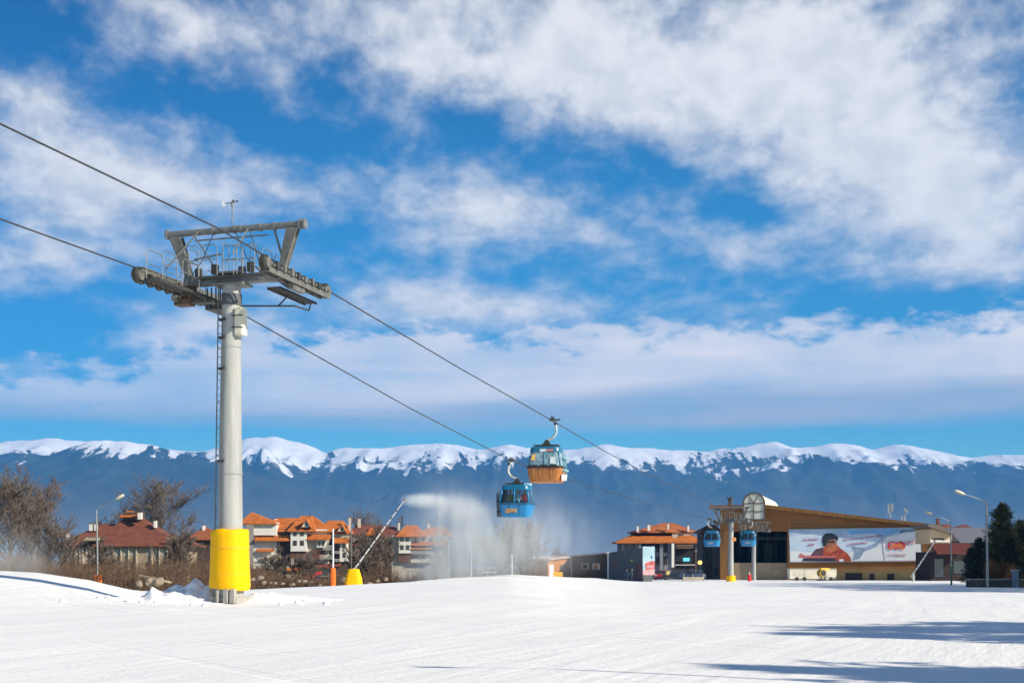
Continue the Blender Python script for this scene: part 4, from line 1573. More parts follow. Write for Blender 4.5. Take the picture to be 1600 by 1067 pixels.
antenna(1391, 808, 784, [(-0.32, 800, 786), (0.33, 797, 785), (0.0, 806, 803)], 'taller antenna mast with two white panels')
antenna(1414, 812, 793, [(-0.5, 811, 804), (0.42, 800, 794), (0.0, 797, 792)], 'shorter antenna mast with white box on top')

# ------------------------------------------------------------------ billboard on the facade
bb = thing('billboard', 'wide advertising billboard with person in red and round red logo, on the station facade', 'billboard', SA, LINE_RZ)


def BP(cx_, cy_, y):
    px, py = 1220 + cx_ / 6.4, 810 + cy_ / 6.4
    return FP(px, py, y)


def poly(name, pts, m, y, parent=bb, th=0.012, label=None):
    o = [BP(a, b, y) for a, b in pts]
    return MB().prism(o, (0, th, 0)).build(name, m, parent, world=False, label=label)


PSKY = mat('poster_sky_print', (0.36, 0.56, 0.80), 0.5, var=0.3, scale=0.25, rgb2=(0.62, 0.72, 0.85), stretch=(0.6, 1, 1.4))
mb = MB().prism([BP(82, 112, -0.30), BP(1390, 92, -0.30), BP(1412, 418, -0.30), BP(92, 432, -0.30)], (0, 0.18, 0))
face = mb.build('poster_panel', PSKY, bb, world=False)
poly('snow_print', [(95, 300), (200, 250), (330, 240), (420, 330), (560, 300), (700, 330), (760, 290), (850, 320), (1010, 245), (1060, 185), (1200, 150), (1386, 122), (1405, 415), (96, 428)], mat('poster_snow', (0.82, 0.83, 0.86), 0.5, var=0.05, scale=0.5, rgb2=(0.88, 0.88, 0.88)), -0.315, face)
poly('mist_print', [(90, 180), (320, 150), (640, 190), (940, 150), (1010, 240), (700, 330), (420, 340), (94, 320)], mat('poster_haze', (0.56, 0.72, 0.90), 0.5, var=0.1, scale=0.4, rgb2=(0.74, 0.82, 0.90)), -0.33, face)
poly('blue_print', [(640, 112), (1180, 98), (1190, 130), (1060, 170), (900, 140), (700, 160)], mat('poster_blue', (0.20, 0.44, 0.74), 0.5, var=0.2, scale=0.5), -0.335, face)
poly('slope_shadow_print', [(700, 270), (770, 285), (850, 290), (1000, 215), (960, 280), (830, 330), (790, 400), (720, 415), (740, 340)], mat('poster_slate', (0.30, 0.38, 0.52), 0.5, var=0.25, scale=1.5), -0.345, face)
poly('panel_edge_print', [(1002, 170), (1010, 170), (1042, 415), (1034, 415)], mat('poster_edge', (0.35, 0.36, 0.42), 0.5), -0.345, face)
poly('corner_print', [(1185, 130), (1210, 112), (1365, 112), (1365, 122), (1230, 128), (1200, 152)], mat('poster_navy', (0.10, 0.15, 0.30), 0.5), -0.345, face)
# the pictured person
JK = mat('poster_red', (0.45, 0.045, 0.03), 0.5, var=0.35, scale=1.5, rgb2=(0.66, 0.13, 0.05))
poly('jacket_print', [(215, 425), (300, 370), (345, 310), (430, 285), (470, 250), (560, 260), (600, 300), (660, 340), (700, 390), (705, 426)], JK, -0.355, face)
poly('sleeve_print', [(180, 388), (195, 345), (240, 370), (560, 375), (560, 392), (250, 392)], mat('poster_pink_red', (0.62, 0.16, 0.15), 0.5), -0.37, face)
poly('shade_print', [(215, 425), (230, 395), (540, 394), (560, 425)], mat('poster_dark', (0.05, 0.035, 0.05), 0.5, var=0.3), -0.365, face)
poly('shoulder_print', [(300, 370), (350, 305), (430, 285), (425, 370)], mat('poster_maroon', (0.14, 0.06, 0.09), 0.5, var=0.3), -0.36, face)
poly('face_print', [(455, 215), (520, 200), (558, 225), (560, 275), (520, 300), (470, 285), (450, 250)], mat('poster_skin', (0.34, 0.14, 0.085), 0.5, var=0.25, scale=2), -0.375, face)
poly('chin_print', [(470, 285), (560, 250), (565, 310), (530, 330), (470, 340), (440, 320)], mat('poster_orange', (0.60, 0.17, 0.06), 0.5, var=0.2), -0.378, face)
poly('hair_print', [(425, 275), (412, 220), (420, 175), (450, 150), (500, 145), (545, 160), (575, 190), (570, 225), (540, 205), (480, 212), (465, 235), (455, 270)], mat('poster_hair', (0.02, 0.025, 0.035), 0.5), -0.385, face)
poly('goggle_print', [(470, 225), (535, 218), (540, 238), (478, 245)], mat('poster_lens', (0.10, 0.03, 0.03), 0.4), -0.39, face)
poly('patch_print', [(585, 405), (625, 402), (630, 428), (585, 428)], mat('poster_snow', (0.66, 0.68, 0.72), 0.5), -0.39, face)
RT = mat('poster_red_lettering', (0.50, 0.05, 0.14), 0.5)


def ptext(body, cx_, cy_, cw, size, m=RT, slant=0.0, slope=0.0):
    o = Vector(BP(cx_, cy_, -0.40))
    r = Vector((1, 0, slope))
    return put_text(body, size, m, face, o, r, (-slope, 0, 1), depth=0.01, slant=slant)


ptext('За вашия', 298, 208, 0, 0.62, slant=0.2, slope=0.04)
ptext('дом', 305, 258, 0, 0.62, slant=0.2, slope=0.06)
ptext('Вие ли сте на правилната', 818, 190, 0, 0.55, slant=0.2, slope=0.12)
ptext('за промяната', 765, 248, 0, 0.55, slant=0.2, slope=0.12)
LR = mat('poster_logo_red', (0.66, 0.05, 0.07), 0.5)
LO = mat('poster_logo_orange', (0.80, 0.20, 0.07), 0.5)
LM = mat('poster_logo_mauve', (0.45, 0.22, 0.32), 0.5)
lc = (1157, 272)


def arc(r0, r1, a0, a1, sx=1.0, n=14, c=lc):
    o = [(c[0] + r1 * sx * math.cos(R(a0 + (a1 - a0) * k / n)), c[1] - r1 * 0.95 * math.sin(R(a0 + (a1 - a0) * k / n))) for k in range(n + 1)]
    i = [(c[0] + r0 * sx * math.cos(R(a0 + (a1 - a0) * k / n)), c[1] - r0 * 0.95 * math.sin(R(a0 + (a1 - a0) * k / n))) for k in range(n, -1, -1)]
    return o + i


poly('emblem_print', arc(24, 50, -60, 235, 1.0, 18, (1116, 272)), LR, -0.40, face)
poly('emblem_print', arc(24, 50, -55, 240, 1.0, 18, (1196, 272)), LR, -0.405, face)
poly('emblem_print', [(1078, 300), (1130, 232), (1157, 262), (1186, 232), (1238, 300), (1214, 318), (1180, 280), (1157, 300), (1134, 280), (1096, 320)], LO, -0.41, face)
poly('emblem_print', [(1090, 250), (1120, 226), (1140, 228), (1108, 272)], LM, -0.415, face)
ptext('ЦКБ', 1290, 242, 0, 0.85, LR)
ptext('в с бъдеще', 1166, 362, 0, 0.58, mat('poster_logo_dark', (0.42, 0.04, 0.10), 0.5))
mb = MB()
for a, b in (((82, 108), (1392, 88)), ((88, 436), (1414, 422))):
    mb.bar(BP(a[0], a[1], -0.22), BP(b[0], b[1], -0.22), 0.2, 0.08)
mb.build('billboard_frame', mat('billboard_rim', (0.5, 0.5, 0.5), 0.5), bb, world=False)

# ------------------------------------------------------------------ things in front of the station
tr = thing('site_trailer', 'low cream white equipment trailer parked below the billboard', 'trailer', at(1271, 906, 222))
Yt = 222
zg = gz(wx(1271, Yt), Yt)
mb = MB().pbox(1234, 1307, 889, 904.2, Yt, 2.2)
mb.build('box_body', mat('trailer_cream', (0.66, 0.62, 0.50), 0.6, var=0.1, scale=0.6), tr, bevel=0.04)
for px in (1245, 1257, 1298):
    mb = MB().disc((wx(px, Yt), Yt - 0.02, zg + 0.33), (0, 1, 0), 0.33, 0.24, 18)
    mb.build('wheel', RUBBER, tr)
mb = MB().pbox(1233.5, 1307.5, 888, 889, Yt - 0.08, 2.4)
mb.build('trim', mat('trim_grey', (0.45, 0.43, 0.38), 0.6), tr)
mb = MB().pbox(1257, 1258, 889.5, 904, Yt - 0.04, 0.03).pbox(1240, 1252, 892, 899, Yt - 0.03, 0.02)
mb.build('door', mat('trailer_door', (0.58, 0.54, 0.45), 0.6), tr)
MBX = (-35 / 2000)


def snow_gun(px, py, Y, lab):
    t = thing('snow_gun', lab, 'snow gun', (wx(px, Y), Y, gz(wx(px, Y), Y)), R(20))
    k = dict(world=False)
    m = MB().tube([(0, -0.7, 1.35), (0, -0.6, 1.35), (0, 0.5, 1.35), (0, 0.62, 1.35)], [0.62, 0.66, 0.58, 0.5], 24)
    m.build('fan_barrel', mat('snow_gun_mustard', (0.42, 0.28, 0.02), 0.5, var=0.2), t, smooth='auto', **k)
    m = MB().tube([(0, -0.72, 1.35), (0, -0.705, 1.35)], [0.5, 0.5], 20)
    m.build('fan_grille', BLACK, t, **k)
    m = MB().bar((0, 0, 0.2), (0, 0, 0.8), 0.2, 0.2).bar((-0.6, -0.5, 0.1), (0.6, 0.5, 0.1), 0.12, 0.12).bar((0.6, -0.5, 0.1), (-0.6, 0.5, 0.1), 0.12, 0.12).bar((-0.62, 0, 1.2), (-0.3, 0, 0.3), 0.1, 0.1).bar((0.62, 0, 1.2), (0.3, 0, 0.3), 0.1, 0.1)
    m.build('stand', DSTEEL, t, **k)
    m = MB().box(0.75, 1.35, -0.3, 0.3, 0.25, 1.0)
    m.build('control_box', mat('snow_gun_grey', (0.3, 0.3, 0.28), 0.6), t, **k)
    m = MB().bar((-0.1, 0.1, 2.05), (1.7, 0.1, 2.0), 0.5, 0.35)
    m.build('cover', mat('snow_gun_yellow', (0.75, 0.45, 0.03), 0.5), t, bevel=0.05, **k)
    return t


snow_gun(1283, 906, 219, 'round mustard yellow snow gun in front of the cream trailer')

# ================================================================== houses
TILE = tile_mat('orange_clay_tiles', (0.50, 0.12, 0.012), (0.66, 0.20, 0.03))
TILED = tile_mat('dark_red_clay_tiles', (0.16, 0.05, 0.03), (0.26, 0.08, 0.04))
WALLW = mat('white_render', (0.74, 0.72, 0.66), 0.9, var=0.08, scale=0.4)
WALLB = plank_mat('brown_board_wall', (0.15, 0.07, 0.04), 'X', 1.2, 0.4)
WALLS = mat('tan_stone_wall', (0.34, 0.27, 0.18), 0.9, var=0.35, scale=1.2, bump=0.5)
WALLG = mat('shaded_grey_render', (0.20, 0.21, 0.24), 0.9, var=0.12, scale=0.4)  # blue-grey tone stands for walls in shade
WALLD = mat('dark_brown_render', (0.09, 0.06, 0.045), 0.9, var=0.25, scale=0.6)
WINF = mat('window_frame_brown', (0.13, 0.08, 0.05), 0.6)
WINW = mat('window_frame_white', (0.7, 0.69, 0.66), 0.6)
PANE = mat('dark_pane', (0.035, 0.045, 0.055), 0.1, var=0.3, scale=0.3, spec=0.8)
BALC = mat('balcony_white', (0.66, 0.62, 0.56), 0.8, var=0.1)
CHIM = mat('chimney_render', (0.62, 0.54, 0.44), 0.9, var=0.12)


class House:
    def __init__(s, name, label, cat, px, py, Y, group=None):
        s.Y = Y
        s.t = thing(name, label, cat, (wx(px, Y), Y, wz(py, Y)), 0, group)

    def wall(s, px0, px1, y0, y1, m, dY=0.0, dep=10):
        return MB().pbox(px0, px1, y0, y1, s.Y + dY, dep).build('wall', m, s.t)

    def hip(s, px0, px1, ye, yr, r0, r1, m=TILE, dY=0.0, dep=10, oh=0.8, name='roof'):
        Y = s.Y + dY
        Ym = Y + dep / 2
        mb = MB().hip(wx(px0, Y), wx(px1, Y), Y, Y + dep, wz(ye, Y - oh), wz(yr, Ym), wx(r0, Ym), wx(r1, Ym), oh=oh, th=0.3)
        return mb.build(name, m, s.t)

    def lean(s, px0, px1, yt, yb, m=TILE, dY=0.0, proj=1.8, name='canopy_roof'):
        Y = s.Y + dY
        zt, zb = wz(yt, Y), wz(yb, Y - proj)
        x0, x1 = wx(px0, Y), wx(px1, Y)
        mb = MB().prism([(x0, Y + 0.2, zt), (x0, Y - proj, zb), (x0, Y - proj, zb - 0.25), (x0, Y + 0.2, zt - 0.25)], (x1 - x0, 0, 0))
        return mb.build(name, m, s.t)

    def gable(s, px0, px1, yb, ya, m=TILE, wm=WALLW, dY=-0.4, dep=5, win=True):
        """small front gable: white triangle with its own roof slabs"""
        Y = s.Y + dY
        x0, x1 = wx(px0, Y), wx(px1, Y)
        zb, za = wz(yb, Y), wz(ya, Y)
        xm = (x0 + x1) / 2
        g = MB().prism([(x0, Y, zb), (x1, Y, zb), (xm, Y, za)], (0, dep, 0)).build('gable', wm, s.t)
        mb = MB()
        for xe in (x0, x1):
            dx_ = (xe - xm) * 0.18
            mb.prism([(xm, Y - 0.5, za + 0.12), (xe + dx_, Y - 0.5, zb - 0.12), (xe + dx_, Y - 0.5, zb - 0.4), (xm, Y - 0.5, za - 0.16)], (0, dep + 0.5, 0))
        mb.build('gable_roof', m, g)
        if win:
            w = (x1 - x0) * 0.17
            h = (za - zb) * 0.4
            MB().box(xm - w, xm + w, Y - 0.06, Y - 0.01, zb + h * 0.25, zb + h * 1.2).build('pane', PANE, g)

    def win(s, pc, yc, w, h, dY=0.0, m=WINF):
        Y = s.Y + dY
        x0, x1, z0, z1 = wx(pc - w / 2, Y), wx(pc + w / 2, Y), wz(yc + h / 2, Y), wz(yc - h / 2, Y)
        t_ = min(0.14, (x1 - x0) * 0.16)
        mb = MB()
        mb.box(x0, x1, Y - 0.10, Y + 0.02, z0, z0 + t_).box(x0, x1, Y - 0.10, Y + 0.02, z1 - t_, z1)
        mb.box(x0, x0 + t_, Y - 0.10, Y + 0.02, z0 + t_, z1 - t_).box(x1 - t_, x1, Y - 0.10, Y + 0.02, z0 + t_, z1 - t_)
        xm = (x0 + x1) / 2
        mb.box(xm - t_ * .35, xm + t_ * .35, Y - 0.09, Y + 0.02, z0 + t_, z1 - t_)
        f = mb.build('window', m, s.t)
        MB().box(x0 + t_ * .5, x1 - t_ * .5, Y - 0.05, Y - 0.02, z0 + t_ * .5, z1 - t_ * .5).build('pane', PANE, f)

    def balc(s, px0, px1, yt, yb, m=BALC, dY=0.0, proj=1.4, solid=True):
        Y = s.Y + dY - proj
        mb = MB().pbox(px0, px1, yb - 0.6, yb, Y, proj)
        x0, x1, z0, z1 = wx(px0, Y), wx(px1, Y), wz(yb - 0.6, Y), wz(yt, Y)
        mb.box(x0, x1, Y - 0.08, Y - 0.01, z1 - 0.12, z1)
        n = max(2, int((x1 - x0) / 0.35))
        for q in range(n + 1):
            x = x0 + (x1 - x0) * q / n
            mb.box(x - 0.05, x + 0.05, Y - 0.07, Y - 0.02, z0, z1 - 0.12)
        return mb.build('balcony', m, s.t)

    def chim(s, px0, px1, y0, y1, dY=4, m=CHIM):
        c = MB().pbox(px0, px1, y0, y1, s.Y + dY, 0.9).build('chimney', m, s.t)
        MB().pbox(px0 - 0.6, px1 + 0.6, y0 - 1.0, y0, s.Y + dY - 0.1, 1.1).build('chimney_cap', TILED, c)

    def post(s, px0, px1, y0, y1, m=WALLW, dY=-1.5):
        MB().pbox(px0, px1, y0, y1, s.Y + dY, 0.4).build('post', m, s.t)


# ---- the big hotel right of the near tower
h = House('hotel', 'large white hotel with many bright orange tiled roofs, just right of the near tower', 'hotel', 470, 912, 400, 'hotels with orange roofs')
h.wall(386, 432, 816, 930, WALLW, 0, 12)
h.wall(384, 396, 818, 930, mat('shaded_side_render', (0.30, 0.27, 0.25), 0.9), -0.9, 0.85)  # left side of the white block, its shade put into the grey
h.hip(378, 428, 817.5, 800, 393, 395, dep=12, oh=1.0)
h.wall(408, 454, 826, 930, WALLD, 2, 10)
h.hip(410, 486, 829.5, 809, 430, 480, dY=2, dep=14, oh=0.9)
h.lean(399, 453, 836, 844)
h.lean(402, 429, 856.5, 860.5, proj=1.6)
h.balc(398, 430, 830, 836, BALC, 0, 1.0)
h.balc(408, 422, 868, 872, BALC)
h.balc(415, 440, 884, 888, BALC)
h.lean(392, 438, 887, 893, TILED)
h.wall(428, 438, 866, 930, WALLS, -0.5, 2)
for (x, y) in ((414, 833), (428, 834), (444, 833), (411, 850), (425, 851), (440, 850), (410, 877), (424, 878)):
    h.win(x, y, 6, 7, 2.0, WINF)
h.win(435, 850, 4, 7, 1.99, WINW)
h.wall(454, 479, 827, 861, WALLW, -1.6, 10)
h.wall(453, 478, 861, 884, WALLB, -1.0, 9)
h.wall(447, 482, 884, 930, WALLS, -0.8, 8)
h.hip(452, 490, 829, 805.5, 470, 486, dY=-1.6, dep=12, oh=0.7)
h.gable(472, 485, 823, 810.5, dY=-2.4, dep=6)
for x in (461, 472):
    for y in (833, 848):
        h.win(x, y, 6, 8, -1.6, WINF)
for x in (457, 464, 471, 476):
    h.win(x, 877, 3.5, 9, -1.0, WINW)
h.lean(449, 484, 885, 890)
h.wall(479, 514, 827, 900, mat('beige_render', (0.45, 0.40, 0.32), 0.9, var=0.15), 0.5, 9)
h.hip(478, 516, 830, 806, 486, 490, dY=0.5, dep=12, oh=0.6)
for x in (489, 498, 507):
    h.win(x, 831, 5, 5, 0.5, WINF)
h.wall(480, 511, 826.5, 833.5, WALLW, 0.2, 0.25)
h.lean(480, 517, 834.5, 842)
h.wall(495, 509, 843, 855, WALLW, -0.6, 1)
for x in (499, 505):
    h.win(x, 849, 3.5, 7, -0.6, WINF)
h.wall(487, 506, 858, 873, WALLB, -0.8, 1.2)
h.balc(505, 520, 852, 859, BALC, 0, 1.8)
h.balc(500, 518, 867, 873, BALC, 0, 1.8)
for x in (491, 497, 503, 511):
    h.win(x, 879, 3.5, 10, 0.5, WINW)
h.lean(492, 520, 880.5, 886, TILED)
h.wall(514, 546, 832, 912, WALLD, 1.5, 9)
h.hip(503, 545, 832.5, 813, 512, 536, dY=1.5, dep=12, oh=0.7)
h.gable(528, 540, 830, 818.5, dY=-1.0, dep=6)
h.wall(516, 546, 833.5, 841, mat('beige_render', (0.45, 0.40, 0.32), 0.9), 1.2, 0.25)
h.lean(521, 546, 840, 847.5)
h.wall(531, 543, 848, 877, WALLW, -0.6, 2)
for y in (852, 867):
    h.win(538, y, 5, 8, -0.6, WINF)
h.balc(518, 531, 861, 864.5, BALC, 0, 1.5)
h.balc(520, 533, 873, 877, BALC, 0, 1.5)
h.lean(517, 534, 878, 884, TILED)
h.chim(544.5, 549, 808, 830, 3)
h.chim(429, 433.5, 809.5, 816, 8, WALLW)
mb = MB().tube([at(484, 806, 404), at(484, 801, 404)], 0.1, 6)
mb.build('antenna', BLACK, h.t)
h = House('hotel', 'lower hotel wing with dark roofs behind bare trees, between the white hotels', 'hotel', 580, 912, 410, 'hotels with orange roofs')
h.wall(546, 612, 833, 930, WALLS, 0, 9)
h.hip(546, 606, 834, 820, 556, 596, TILED, dep=12)
h.hip(574, 590, 834.5, 823, 580, 583, TILE, dY=-2.5, dep=8, oh=0.5)
h.lean(550, 612, 846, 851, TILED)
for x in (555, 565, 576, 586, 598):
    h.win(x, 840, 5, 6, 0, WINW)
    h.win(x, 860, 5, 7, 0, WINF)
h.balc(563, 590, 866, 870)
h.chim(559, 563, 810, 826, 4)
h = House('hotel', 'hotel with orange roof and white bay half veiled by the snow spray', 'hotel', 650, 912, 405, 'hotels with orange roofs')
h.wall(612, 700, 836, 930, mat('beige_render', (0.45, 0.40, 0.32), 0.9, var=0.15), 0, 10)
h.hip(621, 664, 837, 820.5, 634, 652, dY=-2, dep=11, oh=0.6)
h.hip(655, 705, 837.5, 823, 668, 694, dY=1, dep=11, oh=0.6)
h.hip(590, 625, 838, 822, 600, 618, TILED, dY=1, dep=11, oh=0.6)
h.wall(623, 642, 838, 864, WALLW, -1.5, 4)
h.wall(622, 642, 864, 878, WALLB, -1.0, 4)
for x in (628, 637):
    for y in (842, 855):
        h.win(x, y, 5.5, 7.5, -1.5, WINF)
h.lean(643, 700, 845, 851)
h.balc(643, 676, 861, 865, BALC)
h.balc(642, 674, 874, 879, BALC)
h.wall(643, 660, 838, 845, WALLW, -0.2, 0.2)
for x in (650, 662, 674, 688):
    h.win(x, 842, 4.5, 5, -0.2, WINF)
    h.win(x, 856, 5, 8, 0, WINF)
    h.win(x, 870, 5, 7, 0, WINW)
h.lean(643, 676, 852, 857, TILE)
h.chim(620.5, 624, 816, 828, 4, WALLW)
mb = MB().tube([at(628.3, 822, 408), at(628.3, 805, 408)], 0.22, 8)
mb.build('flue', BLACK, h.t)
h.chim(668, 671, 817, 826, 5)

# ---- the broad dark red roof on the left
h = House('guest_house', 'broad old guest house with dark red roof behind bare trees, left of the near tower', 'house', 190, 905, 300)
h.wall(94, 285, 850, 920, WALLS, 0, 14)
h.hip(97, 288, 852, 818, 160, 222, TILED, dep=16, oh=1.2)
h.hip(170, 250, 834, 808, 194, 222, TILED, dY=4, dep=8, oh=0.6)
h.wall(193, 219, 800, 812, WALLD, 6, 4)
h.hip(191, 214, 806, 797.5, 199, 206, TILE, dY=6, dep=4, oh=0.5)
h.lean(135, 158, 838, 843, WALLS, dY=-0.5)
h.wall(137, 160, 838.5, 845, WALLD, -1.0, 3)
h.wall(260, 286, 839, 842, mat('cream_parapet', (0.52, 0.45, 0.33), 0.8), -1.8, 0.6)
for (a, b, c) in ((102, 106, 832), (139, 144, 818), (147, 151, 818), (215, 221, 800), (240, 244, 813)):
    h.chim(a, b, c, c + 11, 4, WALLW)
for x in range(99, 286, 12):
    if rng.random() < 0.85:
        h.win(x + rng.uniform(-1, 1), 863, 5, 10, 0, WINW)
        h.post(x + 5, x + 7, 852, 905, mat('cream_post', (0.50, 0.43, 0.32), 0.8), -0.5)
        h.win(x, 882, 5, 9, 0, WINF)
h.wall(124, 148, 856, 880, mat('pale_pink_render', (0.52, 0.42, 0.36), 0.9), -0.3, 0.3)
h.win(131, 862, 6, 10, -0.3)
h.win(142, 862, 6, 10, -0.3)
h = House('guest_house', 'small house with brownish red hip roof partly hidden by the yellow tower pad', 'house', 318, 905, 330)
h.wall(294, 340, 840, 920, WALLD, 0, 10)
h.hip(296, 345, 842, 823, 318, 322, tile_mat('rust_clay_tiles', (0.30, 0.085, 0.03), (0.42, 0.13, 0.04)), dep=12, oh=0.9)
h.chim(316, 319.5, 820, 830, 4, WALLW)
for x in (303, 315, 327):
    h.win(x, 855, 5, 8)
    h.win(x, 875, 5, 8)

# ---- guest house in the middle, its shade put into the wall colour
h = House('guest_house', 'tall guest house with tiered orange roofs and white columns, left of the station', 'house', 1035, 903, 300)
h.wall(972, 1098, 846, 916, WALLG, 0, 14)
h.hip(993, 1084, 830, 816.5, 1036, 1052, tile_mat('rust_orange_tiles', (0.42, 0.11, 0.025), (0.56, 0.17, 0.04)), dY=3, dep=14, oh=0.7)
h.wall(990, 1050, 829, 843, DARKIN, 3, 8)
h.wall(1050, 1082, 829, 843, mat('beige_render', (0.45, 0.40, 0.32), 0.9), 2.6, 8)
h.hip(970, 1050, 846.5, 834, 990, 1046, TILE, dY=-0.5, dep=10, oh=1.2)
h.hip(1046, 1097, 846.5, 833.5, 1072, 1077, TILE, dY=-1.2, dep=10, oh=0.8)
for (a, b, c) in ((995, 998, 821), (1012, 1016, 819), (1043, 1045.5, 817), (1074, 1077, 820), (1093, 1096, 829)):
    h.chim(a, b, c, c + 10, 1.5, WALLW)
for (a, b) in ((998, 1002), (1031, 1036), (1044, 1048), (1094, 1097)):
    h.post(a, b, 847, 903, WALLG, -1.2)
h.post(1049.5, 1053.5, 847, 886, WALLW, -2.0)
for x in (979, 989, 1008, 1018, 1028, 1040):
    h.win(x, 856, 6, 12, 0, WINF)
    h.win(x, 876, 6, 12, 0, WINF)
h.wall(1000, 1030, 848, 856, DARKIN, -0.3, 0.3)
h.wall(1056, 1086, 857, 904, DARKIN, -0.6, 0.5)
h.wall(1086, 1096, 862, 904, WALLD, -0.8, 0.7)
h.balc(1057, 1082, 851, 856.5, mat('balcony_tan', (0.36, 0.20, 0.12), 0.8), 0, 2.0)
h.wall(1055, 1086, 881.5, 883, mat('pale_ledge', (0.45, 0.42, 0.38), 0.8), -1.2, 0.5)
mb = MB().pbox(1067.5, 1077.5, 871, 876.5, 298.4, 0.15)
mb.build('lit_sign', mat('lit_blue_sign', (0.1, 0.45, 0.6), 0.4, emit=(0.12, 0.62, 0.85, 0.55)), h.t)
lt = thing('lamp_sign', 'glowing round yellow lamp on a post above the blue grey car', 'lamp', at(1093.5, 904, 236))
c = at(1093.5, 878.5, 236)
MB().tube([at(1093.5, 908, 236.1), c + Vector((0, .1, 0))], .06, 8).build('post', DSTEEL, lt)
mb = MB()
mb.tube([c + Vector((0, -0.25, 0)), c + Vector((0, -0.2, 0)), c], [.25, .38, .38], 18)
mb.build('lamp_disc', mat('lit_yellow_lamp', (0.8, 0.5, 0.1), 0.4, emit=(1.0, 0.55, 0.12, 1.6)), lt)

# ---- red-roofed annex squeezed between guest house and station
h = House('annex', 'dark annex with a dull red roof behind the left station gondola', 'building', 1110, 904, 262)
h.wall(1098, 1113, 826, 915, WALLD, 0, 8)
h.wall(1113, 1127, 830, 915, mat('olive_grey_render', (0.13, 0.12, 0.10), 0.9), -0.3, 8)
h.hip(1097, 1124, 830, 819.5, 1106, 1118, TILED, dep=8, oh=0.5)
h.win(1105, 868, 9, 16)
h.win(1119, 893, 6, 14, -0.3)
h.chim(1111, 1112.5, 812, 822, 3)

# ---- kiosks and sheds between the hill crest and the guest house
ORW = plank_mat('light_orange_boards', (0.46, 0.19, 0.055), 'X', 1.4, 0.3)
BRW = plank_mat('dark_brown_boards', (0.045, 0.026, 0.018), 'Z', 1.4, 0.35)
SHR = mat('pinkish_felt_roof', (0.42, 0.33, 0.28), 0.9, var=0.15)


def shed(name, label, cat, px0, px1, yl0, yl1, yb, Y0, Y1, m, roof=True, deep=5):
    """low building whose front runs from (px0, Y0) to (px1, Y1)"""
    a, b = Vector((wx(px0, Y0), Y0, 0)), Vector((wx(px1, Y1), Y1, 0))
    d = (b - a).normalized()
    nb = Vector((-d.y, d.x, 0)) * deep
    t = thing(name, label, cat, (a.x, a.y, wz(yb, Y0)))
    za0, zb0 = wz(yb, Y0) - 1.0, wz(yb, Y1) - 1.0
    za1, zb1 = wz(yl0, Y0), wz(yl1, Y1)
    mb = MB()
    q = [(a, za0), (b, zb0), (b + nb, zb0), (a + nb, za0)]
    vs = [(p.x, p.y, z) for p, z in q] + [(a.x, a.y, za1), (b.x, b.y, zb1), ((b + nb).x, (b + nb).y, zb1), ((a + nb).x, (a + nb).y, za1)]
    mb.add(vs, [(0, 3, 2, 1), (4, 5, 6, 7), (0, 1, 5, 4), (1, 2, 6, 5), (2, 3, 7, 6), (3, 0, 4, 7)])
    mb.build('wall', m, t)
    if roof:
        o = 0.35
        a2, b2, c2_, d2 = a - nb * 0.08 - d * o, b - nb * 0.08 + d * o, b + nb * 1.06 + d * o, a + nb * 1.06 - d * o
        vs = []
        for dz_ in (0.004, 0.22):
            vs += [(a2.x, a2.y, za1 + dz_), (b2.x, b2.y, zb1 + dz_), (c2_.x, c2_.y, zb1 + dz_), (d2.x, d2.y, za1 + dz_)]
        MB().add(vs, [(0, 3, 2, 1), (4, 5, 6, 7), (0, 1, 5, 4), (1, 2, 6, 5), (2, 3, 7, 6), (3, 0, 4, 7)]).build('roof', SHR, t)

    def on(px, Yp, dy):
        return None
    return t, a, b, d


def onwall(t, a, b, d, f0, f1, z0, z1, m, name, th=0.06):
    n = Vector((d.y, -d.x, 0))
    L = (b - a).length
    p0, p1 = a + d * (L * f0), a + d * (L * f1)
    o = [(p0 + n * th), (p1 + n * th)]
    out = [(o[0].x, o[0].y, z0), (o[1].x, o[1].y, z0), (o[1].x, o[1].y, z1), (o[0].x, o[0].y, z1)]
    return MB().prism(out, -n * (th - 0.004)).build(name, m, t)


t, a, b, d = shed('shed', 'faded brown shed dim in the spray, leftmost of the shed row', 'shed', 818, 857, 880, 874, 902, 245, 225, plank_mat('faded_boards', (0.24, 0.17, 0.13), 'X', 1.4, 0.3))
onwall(t, a, b, d, 0.55, 0.75, wz(894, 235), wz(884, 235), WINF, 'window')
t, a, b, d = shed('shed', 'light orange timber shed with arched window and white door', 'shed', 856, 893, 875, 870.5, 904, 205, 213, ORW)
onwall(t, a, b, d, 0.06, 0.22, -2.2, wz(882, 206), WHITE, 'door')
w = onwall(t, a, b, d, 0.48, 0.76, wz(892, 210), wz(884, 210), WINF, 'window')
onwall(t, a, b, d, 0.52, 0.72, wz(884, 210), wz(881.5, 210), WINF, 'arch_head')
t, a, b, d = shed('shed', 'black-brown timber shed with two white framed windows', 'shed', 893.5, 948.5, 870, 865, 904, 213, 199, BRW)
for f in (0.30, 0.62):
    w = onwall(t, a, b, d, f, f + 0.19, wz(889, 204), wz(880, 204), WINW, 'window')
    onwall(t, a, b, d, f + 0.025, f + 0.165, wz(888.2, 204), wz(880.8, 204), PANE, 'pane', 0.09)
t, a, b, d = shed('container', 'dark grey sheet metal kiosk with faint red and yellow stickers', 'kiosk', 952, 1004, 863, 855, 904, 198, 188, mat('slate_sheet', (0.075, 0.085, 0.095), 0.6, var=0.15, scale=0.5), roof=False, deep=1.6)
onwall(t, a, b, d, -0.045, -0.005, -2.4, wz(862, 198), WHITE, 'corner_post', 0.12)
